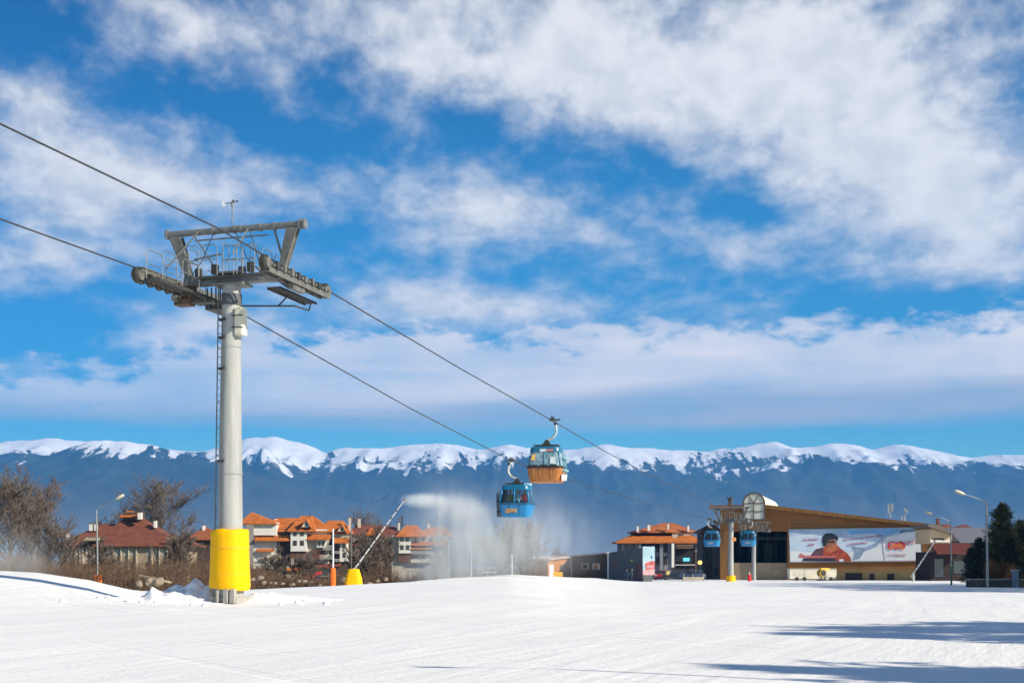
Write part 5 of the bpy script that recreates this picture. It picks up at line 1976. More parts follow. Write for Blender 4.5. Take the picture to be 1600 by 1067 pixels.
onwall(t, a, b, d, 0.14, 0.26, wz(882, 196), wz(876, 196), mat('dull_red_sticker', (0.2, 0.05, 0.05), 0.6), 'sticker')
onwall(t, a, b, d, 0.66, 0.72, wz(877, 192), wz(873.5, 192), mat('dull_yellow_sticker', (0.4, 0.38, 0.04), 0.6), 'sticker')
onwall(t, a, b, d, 0.80, 0.99, -2.2, wz(880, 190), mat('dull_maroon_panel', (0.11, 0.05, 0.06), 0.6, var=0.4, scale=1), 'side_panel')
# printed panel on its end
t = thing('banner', 'tall pale blue and red printed banner at the end of the grey kiosk', 'banner', at(1014, 903, 187))
pn = MB().pbox(1004.5, 1023, 853.5, 898, 187, 0.25).build('panel', mat('banner_pale_blue', (0.40, 0.66, 0.78), 0.5, var=0.15, scale=0.4, rgb2=(0.66, 0.78, 0.80)), t)
Yb = 187
MB().prism([(wx(1008, Yb), Yb - 0.02, wz(883, Yb)), (wx(1008, Yb), Yb - 0.02, wz(879.5, Yb)), (wx(1018, Yb), Yb - 0.02, wz(876, Yb)), (wx(1023, Yb), Yb - 0.02, wz(876.5, Yb)), (wx(1023, Yb), Yb - 0.02, wz(889, Yb)), (wx(1009, Yb), Yb - 0.02, wz(890, Yb))], (0, 0.015, 0)).build('red_print', mat('banner_red', (0.7, 0.06, 0.06), 0.5, var=0.2, scale=2, rgb2=(0.8, 0.3, 0.28)), pn)
MB().pbox(1004.5, 1023, 890.2, 898, Yb - 0.02, 0.015).build('pink_print', mat('banner_pink', (0.72, 0.42, 0.42), 0.5, var=0.2, scale=1.5), pn)
MB().pbox(1017, 1019.5, 868, 872.5, Yb - 0.02, 0.015).build('blue_print', mat('banner_navy', (0.08, 0.15, 0.4), 0.5), pn)
MB().pbox(1004, 1006, 854, 902.5, Yb + 0.3, 0.15).build('post', STEEL, t)
t_b = put_text('ски', 0.55, mat('banner_white', (0.8, 0.8, 0.8), 0.5), pn, MATRIX[t.name].inverted() @ Vector((wx(1016, Yb), Yb - 0.03, wz(884.5, Yb))), (1, 0, 0), (0, 0, 1))

# ---- buildings right of the station
h = House('lodge', 'cream lodge with dark slit window above a brick red awning, right of the station', 'building', 1480, 906, 215)
h.wall(1453.5, 1487, 829, 849, mat('cream_boards', (0.62, 0.46, 0.28), 0.8, var=0.1), 0, 8)
mb = MB()
Y = 214
mb.prism([(wx(1450, Y), Y, wz(822, Y)), (wx(1491, Y), Y, wz(836, Y)), (wx(1491, Y), Y, wz(833.5, Y)), (wx(1466, Y), Y, wz(819, Y)), (wx(1450, Y), Y, wz(819, Y))], (0, 10, 0))
mb.build('roof', ROOFM, h.t)
MB().pbox(1454, 1487, 843.8, 846.6, 214.8, 0.1).build('ledge', WHITE, h.t)
h.wall(1454, 1466, 826, 831, mat('cream_boards', (0.62, 0.46, 0.28), 0.8), 0.1, 8)
h.win(1466, 842, 17, 3.6, 0, WINF)
h.lean(1454, 1515, 848, 863, mat('brick_red_awning', (0.10, 0.02, 0.013), 0.7, var=0.12), proj=3.2)
h.wall(1454, 1516, 862, 912, mat('shaded_maroon_front', (0.022, 0.010, 0.010), 0.8, var=0.3), 0.2, 8)  # shade on the front is put into the near-black maroon
for (a, b, c, d_, m) in ((1460, 1474, 873, 901, PANE), (1490, 1510, 876, 896, PANE)):
    MB().pbox(a, b, c, d_, 215.1, 0.07).build('window', m, h.t)
h = House('long_hall', 'long hall with a pale hazy roof behind the lodge', 'building', 1520, 906, 290)
h.wall(1475, 1610, 845, 915, mat('mauve_grey_render', (0.07, 0.065, 0.085), 0.9), 0, 14)
h.lean(1478, 1612, 824, 846, mat('pale_hazy_roof', (0.14, 0.14, 0.165), 0.8, var=0.1), proj=9)  # haze over the far roof is put into its grey
h.chim(1464, 1468, 811, 824, 3, TILED)
h = House('cottage', 'low cottage with a dark hipped roof peeping over the long hall', 'house', 1500, 906, 330)
h.wall(1440, 1520, 832, 915, WALLD, 0, 9)
h.hip(1440, 1500, 830, 818.5, 1462, 1480, TILED, dep=10, oh=0.6)
h.hip(1496, 1520, 826, 819, 1505, 1509, TILED, dep=8, oh=0.5)

# ================================================================== trees and brush
BARK = mat('grey_brown_bark', (0.13, 0.10, 0.075), 0.9, var=0.3, scale=3)
TWIG = mat('reddish_grey_twigs', (0.10, 0.078, 0.062), 0.9, var=0.35, scale=0.7, rgb2=(0.17, 0.13, 0.105))
SCRUB = mat('brown_scrub_twigs', (0.085, 0.048, 0.028), 0.95, var=0.4, scale=0.35, rgb2=(0.16, 0.10, 0.065))


def branches(mb_t, mb_c, rg, H, spread, trunks=1, n=(6, 6, 6, 5), r0=0.22, lean=0.0, twig=0.022, low=0.25):
    def grow(p, d, L, r, lv):
        segs = (5, 4, 3, 2, 2)[lv]
        pts, rad = [p], [r]
        q = p.copy()
        dd = d.copy()
        for i in range(segs):
            dd = (dd + Vector((rg.uniform(-1, 1), rg.uniform(-1, 1), rg.uniform(-.5, .9))) * (0.10 + 0.06 * lv)).normalized()
            q = q + dd * (L / segs)
            pts.append(q.copy())
            rad.append(max(twig, r * (1 - 0.62 * (i + 1) / segs)))
        (mb_t if lv < 2 else mb_c).tube(pts, rad, (8, 6, 4, 3, 3)[lv], lv < 2)
        if lv >= len(n):
            return
        m = n[lv]
        for k in range(m):
            f = (low + (1 - low) * (k + rg.random()) / m) if lv == 0 else (0.2 + 0.8 * (k + rg.random()) / m)
            i = min(segs - 1, int(f * segs))
            b = pts[i].lerp(pts[i + 1], f * segs - i)
            a = rg.uniform(0, 2 * math.pi)
            side = Vector((math.cos(a), math.sin(a), 0))
            base = (pts[i + 1] - pts[i]).normalized()
            out = (base * rg.uniform(0.35, 0.8) + side * rg.uniform(0.5, 1.0) * spread + Vector((0, 0, rg.uniform(0.0, 0.45)))).normalized()
            grow(b, out, L * (0.62 - 0.25 * f + rg.uniform(-.06, .1)) if lv == 0 else L * rg.uniform(0.42, 0.62), max(twig, rad[i] * 0.52), lv + 1)
    for t in range(trunks):
        grow(Vector((rg.uniform(-.4, .4) * (trunks > 1), 0, -0.6)), Vector((lean + rg.uniform(-.12, .12) * trunks, rg.uniform(-.1, .1), 1)).normalized(), H * (0.66 + .05 * rg.random()), r0, 0)


def bare_tree(label, px, Y, ptop, spread=0.9, trunks=1, seed=1, group='bare winter trees', n=(7, 6, 6, 5), r0=0.22, lean=0.0, twig=0.024, z=None, low=0.25):
    zb = gz(wx(px, Y), Y) - 0.3 if z is None else z
    H = wz(ptop, Y) - zb
    t = thing('bare_tree', label, 'tree', (wx(px, Y), Y, zb), 0, group)
    a, b = MB(), MB()
    branches(a, b, random.Random(seed), H, spread, trunks, n, r0, lean, twig, low)
    # bring the tree to its real height
    top = max(v[2] for v in b.v)
    k = H / top
    for m in (a, b):
        m.v = [(v[0] * k, v[1] * k, v[2] * k) for v in m.v]
    a.build('trunk', BARK, t, world=False, smooth=True)
    b.build('crown', TWIG, t, world=False)
    return t


bare_tree('large bare tree at the left edge of the photo, its crown cut by the frame', 12, 150, 722, 0.95, 2, 11, n=(8, 6, 6, 5))
bare_tree('bare tree with a rounded crown, second from the left edge', 58, 158, 738, 0.8, 2, 12, n=(8, 6, 6, 5))
bare_tree('shorter bushy bare tree leaning right, third from the left edge', 88, 150, 800, 0.9, 2, 13, n=(7, 6, 5, 4), r0=0.12, lean=0.2)
bare_tree('wide bare oak with forked trunk behind the dark red roof', 243, 345, 733, 0.95, 2, 14, n=(9, 7, 6, 4), r0=0.5, twig=0.045, z=-6)
bare_tree('slim bare tree behind the left end of the dark red roof', 178, 360, 790, 0.7, 2, 15, n=(7, 6, 5, 4), r0=0.25, twig=0.045, z=-6)
bare_tree('bare tree rising behind the low hotel wing, left of the snow lance', 570, 440, 790, 0.8, 1, 16, n=(8, 6, 5, 4), r0=0.3, twig=0.05, z=-7)
bare_tree('bare tree rising behind the low hotel wing, crossed by the snow lance', 592, 432, 796, 0.9, 2, 17, n=(8, 6, 5, 4), r0=0.3, twig=0.05, z=-7)
bare_tree('dark bare tree in front of the low hotel wing, right of the yellow lance pad', 590, 150, 815, 0.6, 2, 18, n=(7, 6, 5, 4), r0=0.14)
bare_tree('small dark bare tree at the foot of the snow lance', 562, 140, 846, 0.7, 2, 19, n=(7, 6, 5, 4), r0=0.10)
bare_tree('pale bare tree veiled by the snow spray, left of the pair under the lower gondola', 775, 172, 800, 1.0, 3, 20, n=(8, 6, 6, 4), r0=0.16)
bare_tree('pale bare tree veiled by the snow spray, right of the pair under the lower gondola', 815, 176, 808, 1.0, 3, 21, n=(8, 6, 6, 4), r0=0.16)
bare_tree('low bare tree behind the light orange shed', 872, 300, 855, 1.1, 2, 22, n=(7, 6, 5, 4), r0=0.15, twig=0.04, z=-5)
bare_tree('bare tree crossing the left half of the big hotel', 425, 170, 850, 0.9, 2, 23, n=(7, 6, 5, 4), r0=0.10)
bare_tree('bare tree crossing the white bay of the big hotel', 470, 180, 862, 0.9, 2, 24, n=(7, 6, 5, 4), r0=0.10)
bare_tree('bare tree in front of the old guest house, nearest the tower', 262, 150, 820, 0.8, 2, 25, n=(8, 6, 5, 4), r0=0.15)
bare_tree('bare tree in front of the old guest house, behind the left lamp', 168, 160, 842, 0.9, 2, 26, n=(7, 6, 5, 4), r0=0.12)

# the belt of brown undergrowth below the hotels: nobody could count its stems
mbs = MB()
rs = random.Random(3)


def tuft(x, y, z, h, w, k):
    for _ in range(k):
        a = rs.uniform(0, 2 * math.pi)
        o = Vector((x + rs.uniform(-.5, .5) * w * .5, y + rs.uniform(-.5, .5) * w * .5, z - .15))
        hh = h * rs.uniform(.55, 1.05)
        e = o + Vector((math.cos(a) * w * rs.uniform(.1, .6), math.sin(a) * w * rs.uniform(.1, .6), hh))
        m = o.lerp(e, .5) + Vector((rs.uniform(-.12, .12), rs.uniform(-.12, .12), .1)) * h * .5
        mbs.tube([o, m, e], [.028, .02, .014], 3, False)
        for q in range(4):
            f = rs.uniform(.35, .95)
            b = (o.lerp(m, f * 2) if f < .5 else m.lerp(e, f * 2 - 1))
            d = Vector((rs.uniform(-1, 1), rs.uniform(-1, 1), rs.uniform(.1, 1))).normalized() * h * rs.uniform(.15, .35)
            mbs.tube([b, b + d], [.016, .012], 3, False)


for i in range(340):
    px = rs.uniform(-40, 690)
    Y = rs.uniform(100, 175)
    want = np.interp(px, [0, 100, 200, 260, 330, 390, 440, 500, 545, 600, 660, 690], [862, 872, 878, 872, 870, 880, 893, 900, 892, 886, 893, 900])
    x = wx(px, Y)
    z = gz(x, Y)
    h = (wz(want + rs.uniform(-6, 22), Y) - z)
    if h > .4:
        tuft(x, Y, z, h, h * .8, 18)
sc_ = mbs.build('undergrowth', SCRUB)
tag(sc_, 'belt of bare brown undergrowth and saplings below the hotels on the left', 'undergrowth', kind='stuff')


def conifer_mesh(rg, H, Rm, dens, levels=26, taper=1.0, ns=1.0):
    """needle sprays on whorled boughs"""
    t_, c_ = MB(), MB()
    t_.tube([(0, 0, -.4), (0.05, 0.02, H * .5), (0, 0, H * .97)], [H * .022 + .05, H * .014 + .03, .02], 8)
    for i in range(levels):
        f = (i + rg.random()) / levels
        z = H * (.06 + .92 * f)
        L = Rm * (1 - f ** (1.3 * taper)) ** .75 * rg.uniform(.7, 1.1) + .12
        for k in range(dens):
            a = 2 * math.pi * (k + rg.random()) / dens
            d = Vector((math.cos(a), math.sin(a), rg.uniform(.15, .6) + f * .5))
            LL = L * rg.uniform(.65, 1.1)
            e = Vector((0, 0, z)) + d * LL
            t_.tube([(0, 0, z), e], [.03, .012], 3, False)
            for q in range(int(10 + LL * 11)):
                g = rg.uniform(.25, 1.03)
                p = Vector((0, 0, z)).lerp(e, g) + Vector((rg.uniform(-.16, .16), rg.uniform(-.16, .16), rg.uniform(-.1, .14)))
                s = rg.uniform(.10, .22) * ns
                n1_ = Vector((rg.uniform(-1, 1), rg.uniform(-1, 1), rg.uniform(-.3, 1))).normalized()
                n2_ = n1_.orthogonal().normalized()
                n2_ = (n2_ * math.cos(q) + n1_.cross(n2_) * math.sin(q))
                c_.add([p - n2_ * s * .3, p + n2_ * s * .3, p + n1_ * s * 1.8 + n2_ * s * .1], [(0, 1, 2)])
    return t_, c_


PINE = mat('pine_needles', (0.05, 0.062, 0.018), 0.8, var=0.5, scale=1.5, rgb2=(0.13, 0.135, 0.04))
PINED = mat('dark_fir_needles', (0.014, 0.024, 0.014), 0.8, var=0.4, scale=1.5, rgb2=(0.03, 0.045, 0.022))


def conifer(label, px, Y, ptop, Rm, m, seed, z=None, dens=9, group=None, levels=26, x=None):
    x = wx(px, Y) if x is None else x
    z = gz(x, Y) if z is None else z
    H = wz(ptop, Y) - z
    t = thing('pine_tree', label, 'tree', (x, Y, z), 0, group)
    a, b = conifer_mesh(random.Random(seed), H, Rm, dens, levels)
    a.build('trunk', BARK, t, world=False, smooth=True)
    b.build('crown', m, t, world=False)
    return t


conifer('tall green pine lit from the right, behind the nearest right lamp', 1566, 128, 787, 2.5, PINE, 31, dens=15, levels=34)
conifer('dark fir beside the nearest right lamp, left of the tall pine', 1530, 126, 843, 1.4, PINED, 32, dens=9, levels=20)
conifer('dark bushy fir left of the nearest right lamp, at the end of the wall', 1518, 128, 858, 1.1, PINED, 36, dens=9, levels=16)
conifer('dark fir behind the tall pine, at the right edge of the photo', 1594, 138, 812, 1.8, PINED, 37, dens=10, levels=24)
conifer('dark fir at the right edge of the photo, behind the wall', 1600, 132, 832, 1.3, PINED, 33, dens=9, levels=22)
conifer('dark fir under the tall pine, between it and the wall', 1578, 124, 842, 1.5, PINED, 34, dens=10, levels=20)
# the trees whose shadows reach over the snow from the right, outside the frame
for i, (x, Y, H, Rm, lab) in enumerate([(25.6, 18.3, 13.0, 2.6, 'tall pine throwing the long middle shadow across the snow'), (25.6, 21.8, 11.4, 3.5, 'broad pine behind the middle shadow on the snow'),
                                        (28.4, 24.6, 11.0, 3.2, 'smaller pine beside the middle shadow on the snow'), (22.8, 9.2, 12.8, 2.4, 'pine throwing the nearest long shadow across the snow'), (20.6, 10.6, 10.0, 3.0, 'low pine beside the nearest long shadow')]):
    z = gz(x, Y)
    t = thing('pine_tree', lab, 'tree', (x, Y, z), 0)
    a, b = conifer_mesh(random.Random(50 + i), H, Rm, 10, 22, 3.0 if Rm > 2.9 else 1.2, 1.7)
    a.build('trunk', BARK, t, world=False, smooth=True)
    b.build('crown', PINED, t, world=False)
GROVE = [
    (59, 79, 18.5, 5.2, 'pine in the row beyond the right edge, southernmost, nearest the photographer'),
    (57, 85, 19.5, 5.2, 'pine in the row beyond the right edge, second from the photographer'),
    (60, 91, 21.0, 5.2, 'pine in the row beyond the right edge, third from the photographer'),
    (58, 97, 20.0, 5.2, 'pine in the row beyond the right edge, fourth from the photographer'),
    (61, 103, 21.0, 5.2, 'pine in the row beyond the right edge, fifth, level with the near lamp'),
    (59, 109, 20.0, 5.2, 'pine in the row beyond the right edge, sixth, just past the near lamp'),
    (63, 115, 24.0, 5.2, 'pine in the row beyond the right edge, seventh, tall'),
    (57, 121, 20.0, 5.2, 'pine in the row beyond the right edge, eighth, closest to the wall'),
    (63, 128, 23.0, 5.2, 'pine in the row beyond the right edge, ninth, behind the wall'),
    (65, 137, 23.0, 5.2, 'pine in the row beyond the right edge, tenth, before the last'),
    (69, 147, 25.0, 5.2, 'pine in the row beyond the right edge, last and farthest')]
for i, (x, Y, H, Rm, lab) in enumerate(GROVE):
    z = gz(x, Y)
    t = thing('pine_tree', lab, 'tree', (x, Y, z), 0)
    a, b = conifer_mesh(random.Random(70 + i), H, Rm, 8, 18, 2.2, 2.6)
    a.build('trunk', BARK, t, world=False, smooth=True)
    b.build('crown', PINED, t, world=False)
# rusty bush by the wall
t = thing('bush', 'rusty brown bush between the nearest right lamp and the pale gate post', 'bush', (wx(1562, 121), 121, gz(wx(1562, 121), 121)))
mbs = MB()
for _ in range(16):
    tuft(wx(rs.uniform(1548, 1578), 121), 121 + rs.uniform(-.8, .8), gz(45, 121), rs.uniform(1.2, 2.6), 1.2, 26)
mbs.build('twigs', mat('rusty_twigs', (0.16, 0.08, 0.03), 0.9, var=0.4, scale=1), t)

# ================================================================== wall, posts on the right
CW = mat('dark_garden_wall', (0.10, 0.085, 0.07), 0.9, var=0.3, scale=1.5, bump=0.5)
Yw = 117
zw = gz(wx(1550, Yw), Yw)
t = thing('garden_wall', 'low dark garden wall under the pine at the right edge', 'wall', (wx(1555, Yw), Yw, zw))
MB().box(wx(1511, Yw), wx(1640, Yw), Yw, Yw + 0.35, zw - 1, wz(905.5, Yw)).build('wall', CW, t)
MB().box(wx(1510, Yw), wx(1641, Yw), Yw - 0.06, Yw + 0.41, wz(905.5, Yw) + 0.003, wz(904, Yw)).build('coping', CONC, t)
t = thing('gate_post', 'pale grey gate post standing at the garden wall', 'post', (wx(1583, Yw), Yw - 0.5, zw))
MB().box(wx(1579, Yw), wx(1587, Yw), Yw - 0.7, Yw - 0.25, zw - .5, wz(891, Yw)).build('shaft', mat('blue_grey_post', (0.22, 0.25, 0.30), 0.8, var=0.15), t)
MB().box(wx(1577.5, Yw), wx(1588.5, Yw), Yw - 0.8, Yw - 0.15, wz(891, Yw) + .002, wz(889.5, Yw)).build('cap', mat('post_cap', (0.4, 0.4, 0.42), 0.8), t)


# ================================================================== street lamps
LPOLE = mat('lamp_pole_grey', (0.30, 0.31, 0.31), 0.45, 0.3, var=0.12, scale=1)
LGREEN = mat('green_lamp_sleeve', (0.04, 0.10, 0.07), 0.5)
LHEAD = mat('lamp_head_cream', (0.72, 0.66, 0.50), 0.45)
LLENS = mat('lamp_lens', (0.65, 0.58, 0.42), 0.2)


def street_lamp(label, px, pyb, pyt, Y, hx, hy, pole_r, sleeve=None, foot=None, dark=None):
    zb = min(wz(pyb, Y), gz(wx(px, Y), Y))
    zt = wz(pyt, Y)
    X = wx(px, Y)
    t = thing('street_lamp', label, 'street lamp', (X, Y, zb), 0, 'street lamps')
    MB().tube([(X, Y, zb - .5), (X - 0.02, Y, (zb + zt) / 2), (X - 0.1, Y, zt)], [pole_r * 1.15, pole_r, pole_r * .8], 14).build('pole', LPOLE, t, smooth='auto')
    if sleeve:
        MB().tube([(X, Y, zb - .5), (X, Y, wz(sleeve, Y))], pole_r * 1.25, 14).build('sleeve', LGREEN, t, smooth='auto')
    if foot:
        MB().tube([(X, Y, zb - .1), (X, Y, zb + foot)], pole_r * 2.2, 16).build('pole_foot', CONC, t, smooth='auto')
    hd = at(hx, hy, Y)
    a = Vector((X - 0.1, Y, zt))
    MB().tube([a, a.lerp(hd, .3) + Vector((0, 0, .06)), a.lerp(hd, .85)], [pole_r * .42, pole_r * .34, pole_r * .3], 8).build('arm', LPOLE, t, smooth='auto')
    d = (hd - a).normalized()
    u = Vector((0, 1, 0))
    n = d.cross(u)
    if n.z < 0:
        n = -n
    L = abs(hd.x - a.x) * .42
    rings = []
    for f, w, hgt in ((-.5, .07, .05), (-.3, .14, .10), (.1, .19, .13), (.42, .15, .10), (.5, .06, .05)):
        c = hd + d * (L * f)
        s = L / .8
        rings.append([c + u * (w * s * math.cos(q)) + n * (hgt * s * math.sin(q)) for q in [2 * math.pi * k / 14 for k in range(14)]])
    hdm = MB().loft(rings).build('lamp_head', LHEAD, t, smooth='auto')
    c = hd + d * (L * .08) - n * .10 * (L / .8)
    MB().bar(c - d * L * .28, c + d * L * .28, .2 * L / .8, .06 * L / .8, up=n).build('lens', LLENS, hdm)
    return t


street_lamp('nearest lamp on the right, its cream head on a long arm beside the pine', 1543, 921, 785, 112, 1500, 769.5, 0.10)
street_lamp('thinner lamp with dark green lower pole, just right of the station', 1486.5, 917, 815, 140, 1452, 801.5, 0.08, sleeve=884)
street_lamp('lamp beyond the right edge, its head throwing the small shadow at bottom centre', 2516, 1120, 76, 13.4, 2337, 2, 0.05)
lamp = street_lamp('lone lamp on the left with an orange pad around its foot', 152.5, 913, 797, 105, 187, 776.5, 0.075)
X, Y = wx(152.5, 105), 105
zz = wz(913, 105)
MB().loft([rrect(.62, .6, zz - .25, .12, 4, X, Y), rrect(.66, .64, zz + .02, .14, 4, X, Y), rrect(.64, .62, zz + .72, .14, 4, X, Y), rrect(.5, .5, zz + .78, .1, 4, X, Y)]).build('crash_pad', ORANGE, lamp, smooth='auto')

# ================================================================== snow lances, marker poles
LANCE = mat('lance_aluminium', (0.52, 0.52, 0.50), 0.4, 0.4, var=0.12)


def lance(label, base, tip, pad_w, pad_h, padmat, thick=0.06, foot_r=None):
    t = thing('snow_lance', label, 'snow lance', base, 0, 'snow making lances')
    b, e = Vector(base), Vector(tip)
    piv = b + Vector((0, 0, pad_h * .95))
    d = (e - piv).normalized()
    MB().tube([b - Vector((0, 0, .4)), piv + Vector((0, 0, .15))], thick * 1.6, 12).build('stand', LANCE, t, smooth='auto')
    MB().tube([piv - d * .7, piv.lerp(e, .5), e], [thick * 1.2, thick, thick * .7], 10).build('lance_tube', LANCE, t, smooth='auto')
    MB().tube([piv + Vector((0, 0, -.5)), piv.lerp(e, .22)], thick * .6, 8).build('hydraulic_strut', DSTEEL, t, smooth='auto')
    n = MB()
    n.tube([e - d * .05, e + d * .2], [thick * 1.7, thick * 1.4], 12)
    n.build('nozzle_head', STEEL, t, smooth='auto')
    mb = MB()
    for k in range(1, 9):
        c = piv.lerp(e, k / 9.5)
        mb = MB().tube([c - d * .05, c + d * .05], thick * 1.35, 8)
        mb.build('hose_clip', DSTEEL, t)
    if pad_w:
        w = pad_w
        MB().loft([rrect(w * .98, w * .98, b.z - .3, w * .22, 6, b.x, b.y), rrect(w, w, b.z + .1, w * .24, 6, b.x, b.y), rrect(w * .92, w * .92, b.z + pad_h * .5, w * .24, 6, b.x, b.y), rrect(w * .62, w * .62, b.z + pad_h, w * .2, 6, b.x, b.y), rrect(w * .4, w * .4, b.z + pad_h * 1.02, w * .12, 6, b.x, b.y)]).build('crash_pad', padmat, t, smooth='auto')
    return t


YL = 96
TIP = at(632, 781, YL + 2)
lance('snow lance spraying to the right from a yellow padded foot', (wx(552.5, YL), YL, wz(917.5, YL)), TIP, 1.3, 1.38, YELLOW)
lance('white snow lance without pad, idle before the station billboard', (wx(1427, 196), 196, gz(wx(1427, 196), 196)), at(1460, 846, 194), 0, 1.3, YELLOW, 0.11)
t = thing('marker_pole', 'white marker pole with a narrow orange pad, left of the spraying lance', 'pole', (wx(520.5, 90), 90, wz(918, 90)))
X, Y = wx(520.5, 90), 90
zz = wz(918, 90)
MB().tube([(X, Y, zz - .5), (X, Y, wz(826, 90))], 0.055, 12).build('pole', WHITE, t, smooth='auto')
MB().loft([rrect(.34, .34, zz - .3, .1, 5, X, Y), rrect(.36, .36, zz + .05, .12, 5, X, Y), rrect(.35, .35, zz + 1.36, .12, 5, X, Y), rrect(.2, .2, zz + 1.4, .06, 5, X, Y)]).build('crash_pad', ORANGE, t, smooth='auto')
t = thing('thin_pole', 'thin grey pole behind the marker pole, before the low hotel wing', 'pole', at(549, 905, 130))
MB().tube([at(549, 925, 130), at(549, 806, 130)], 0.05, 8).build('pole', STEEL, t, smooth='auto')
t = thing('thin_pole', 'thin pale pole in the spray, left of the small white hut frame', 'pole', at(736, 900, 112))
MB().tube([at(736.5, 904, 112), at(736.5, 850, 112)], 0.045, 8).build('pole', WHITE, t, smooth='auto')
t = thing('thin_pole', 'short thin pale pole under the right veiled tree', 'pole', at(800, 897, 118))
MB().tube([at(800, 900, 118), at(800, 866, 118)], 0.04, 8).build('pole', WHITE, t, smooth='auto')
t = thing('frame_hut', 'small white open frame hut on the snow crest, dim in the spray', 'hut', at(765, 898, 116))
for px in (754.5, 761, 773.5):
    MB().pbox(px - .5, px + .5, 886, 903, 116, .1).build('post', LPOLE, t)
MB().pbox(753, 775, 885, 887.5, 115.9, 1.2).build('roof', LPOLE, t)  # white hut in grey, the spray's dimming put into the colour
MB().pbox(753.5, 774, 893.5, 894.5, 115.95, .05).build('rail', WHITE, t)

# barriers
t = thing('safety_mattress', 'bright yellow safety mattress leaning against the light orange shed', 'safety mattress', at(871, 904, 203))
mb = MB().pbox(864.5, 879, 893.5, 903.5, 203, .45)
mb.build('cushion', YELLOW, t, bevel=.08)
MB().pbox(864.7, 878.8, 898, 898.8, 202.97, .02).build('seam', mat('faded_yellow_strap', (0.8, .45, .02)), t)
t = thing('padded_post', 'small red padded post between the two station towers', 'post', at(1171, 905, 206))
zz = gz(wx(1171, 206), 206)
MB().loft([rrect(.5, .5, zz - .1, .16, 5, wx(1171, 206), 206), rrect(.55, .55, zz + .1, .18, 5, wx(1171, 206), 206), rrect(.48, .48, zz + 1.0, .16, 5, wx(1171, 206), 206), rrect(.3, .3, zz + 1.1, .1, 5, wx(1171, 206), 206)]).build('crash_pad', RED, t, smooth='auto')
MB().tube([(wx(1171, 206), 206, zz), (wx(1171, 206), 206, zz + 1.45)], .07, 8).build('pole', WHITE, t)
t = thing('direction_sign', 'small orange square sign mounted beside the slim station tower', 'sign', at(1147, 842, 199))
MB().pbox(1144.5, 1150, 839.5, 845, 198.6, .05).build('sign_plate', mat('sign_orange', (0.72, 0.28, 0.08), .5), t)
MB().bar(at(1142.5, 842, 198.75), at(1147, 842, 198.7), .06, .06).build('bracket', STEEL, t)


# ================================================================== parked cars
def car(label, px, Y, rz, paint, L=4.5, Wd=1.85, Hc=1.65, zoff=0.0):
    X = wx(px, Y)
    t = thing('parked_car', label, 'car', (X, Y, gz(X, Y) + zoff), rz, 'cars parked by the guest house')
    k = dict(world=False)
    prof = [(-L / 2, .45), (-L / 2, .85), (-L / 2 + .1, 1.0), (-L * .22, 1.08), (-L * .22 + .0, 1.08), (L / 2 - .12, 1.02), (L / 2, .8), (L / 2, .42), (L * .4, .3), (-L * .4, .3)]
    rings = []
    for y, s in ((-Wd / 2, .94), (-Wd / 2 + .12, 1.0), (Wd / 2 - .12, 1.0), (Wd / 2, .94)):
        rings.append([(x * (s if abs(x) > 1 else 1), y, z if z < .5 else z * (1 if s == 1 else .985)) for x, z in prof])
    MB().loft(rings).build('body', paint, t, smooth='auto', bevel=.03, **k)
    cab = [(-L * .20, 1.05), (-L * .06, Hc - .03), (L * .05, Hc), (L * .36, Hc - .05), (L * .46, 1.03)]
    rings = [[(x, y * (1 if z < 1.2 else .84), z) for x, z in cab] for y in (-Wd / 2 + .06, Wd / 2 - .06)]
    g = MB().loft(rings).build('cabin_glass', PANE, t, **k)
    m = MB().prism([(-L * .07, -Wd * .40, Hc - .04), (L * .37, -Wd * .40, Hc - .06), (L * .37, Wd * .40, Hc - .06), (-L * .07, Wd * .40, Hc - .04)], (0, 0, .08))
    m.build('roof_panel', paint, t, bevel=.03, **k)
    for x in (L * .13, L * .32):
        for y in (-1, 1):
            MB().bar((x, y * (Wd / 2 - .06), 1.05), (x - .02, y * (Wd / 2 - .06) * .85, Hc - .02), .07, .03).build('pillar', paint, g, **k)
    for x in (-L * .31, L * .30):
        for y in (-1, 1):
            w = MB().disc((x, y * (Wd / 2 - .1), .33), (0, 1, 0), .33, .22, 20).build('wheel', RUBBER, t, smooth='auto', **k)
            MB().disc((x, y * (Wd / 2 + .005), .33), (0, 1, 0), .2, .03, 14).build('rim', STEEL, w, **k)
    for y in (-.62, .62):
        MB().box(-L / 2 - .02, -L / 2 + .05, y - .16, y + .16, .72, .88).build('headlight', WHITE, t, **k)
        MB().box(L / 2 - .05, L / 2 + .02, y - .14, y + .14, .78, .92).build('tail_light', RED, t, **k)
    MB().box(-L / 2 - .05, -L / 2 + .02, -.8, .8, .36, .56).build('bumper', BLACK, t, **k)
    return t


PBL = mat('metallic_blue_grey_paint', (0.10, 0.12, 0.22), .25, .3, var=.1, spec=.7)
PBK = mat('black_paint', (0.012, 0.014, 0.02), .25, var=.1, spec=.7)
PRD = mat('red_paint', (0.5, 0.03, 0.03), .3, var=.1, spec=.6)
cz_ = lambda px, Y, py: wz(py, Y) - gz(wx(px, Y), Y)
car('blue grey car parked side-on before the guest house, under the lit yellow lamp', 1081, 210, R(-8), PBL, zoff=.12)
car('black car behind the blue grey car, left of it', 1055, 222, R(-4), PBK, zoff=.1)
car('small red car parked between the banner and the black car', 1033, 226, R(75), PRD, L=3.6, zoff=.1)
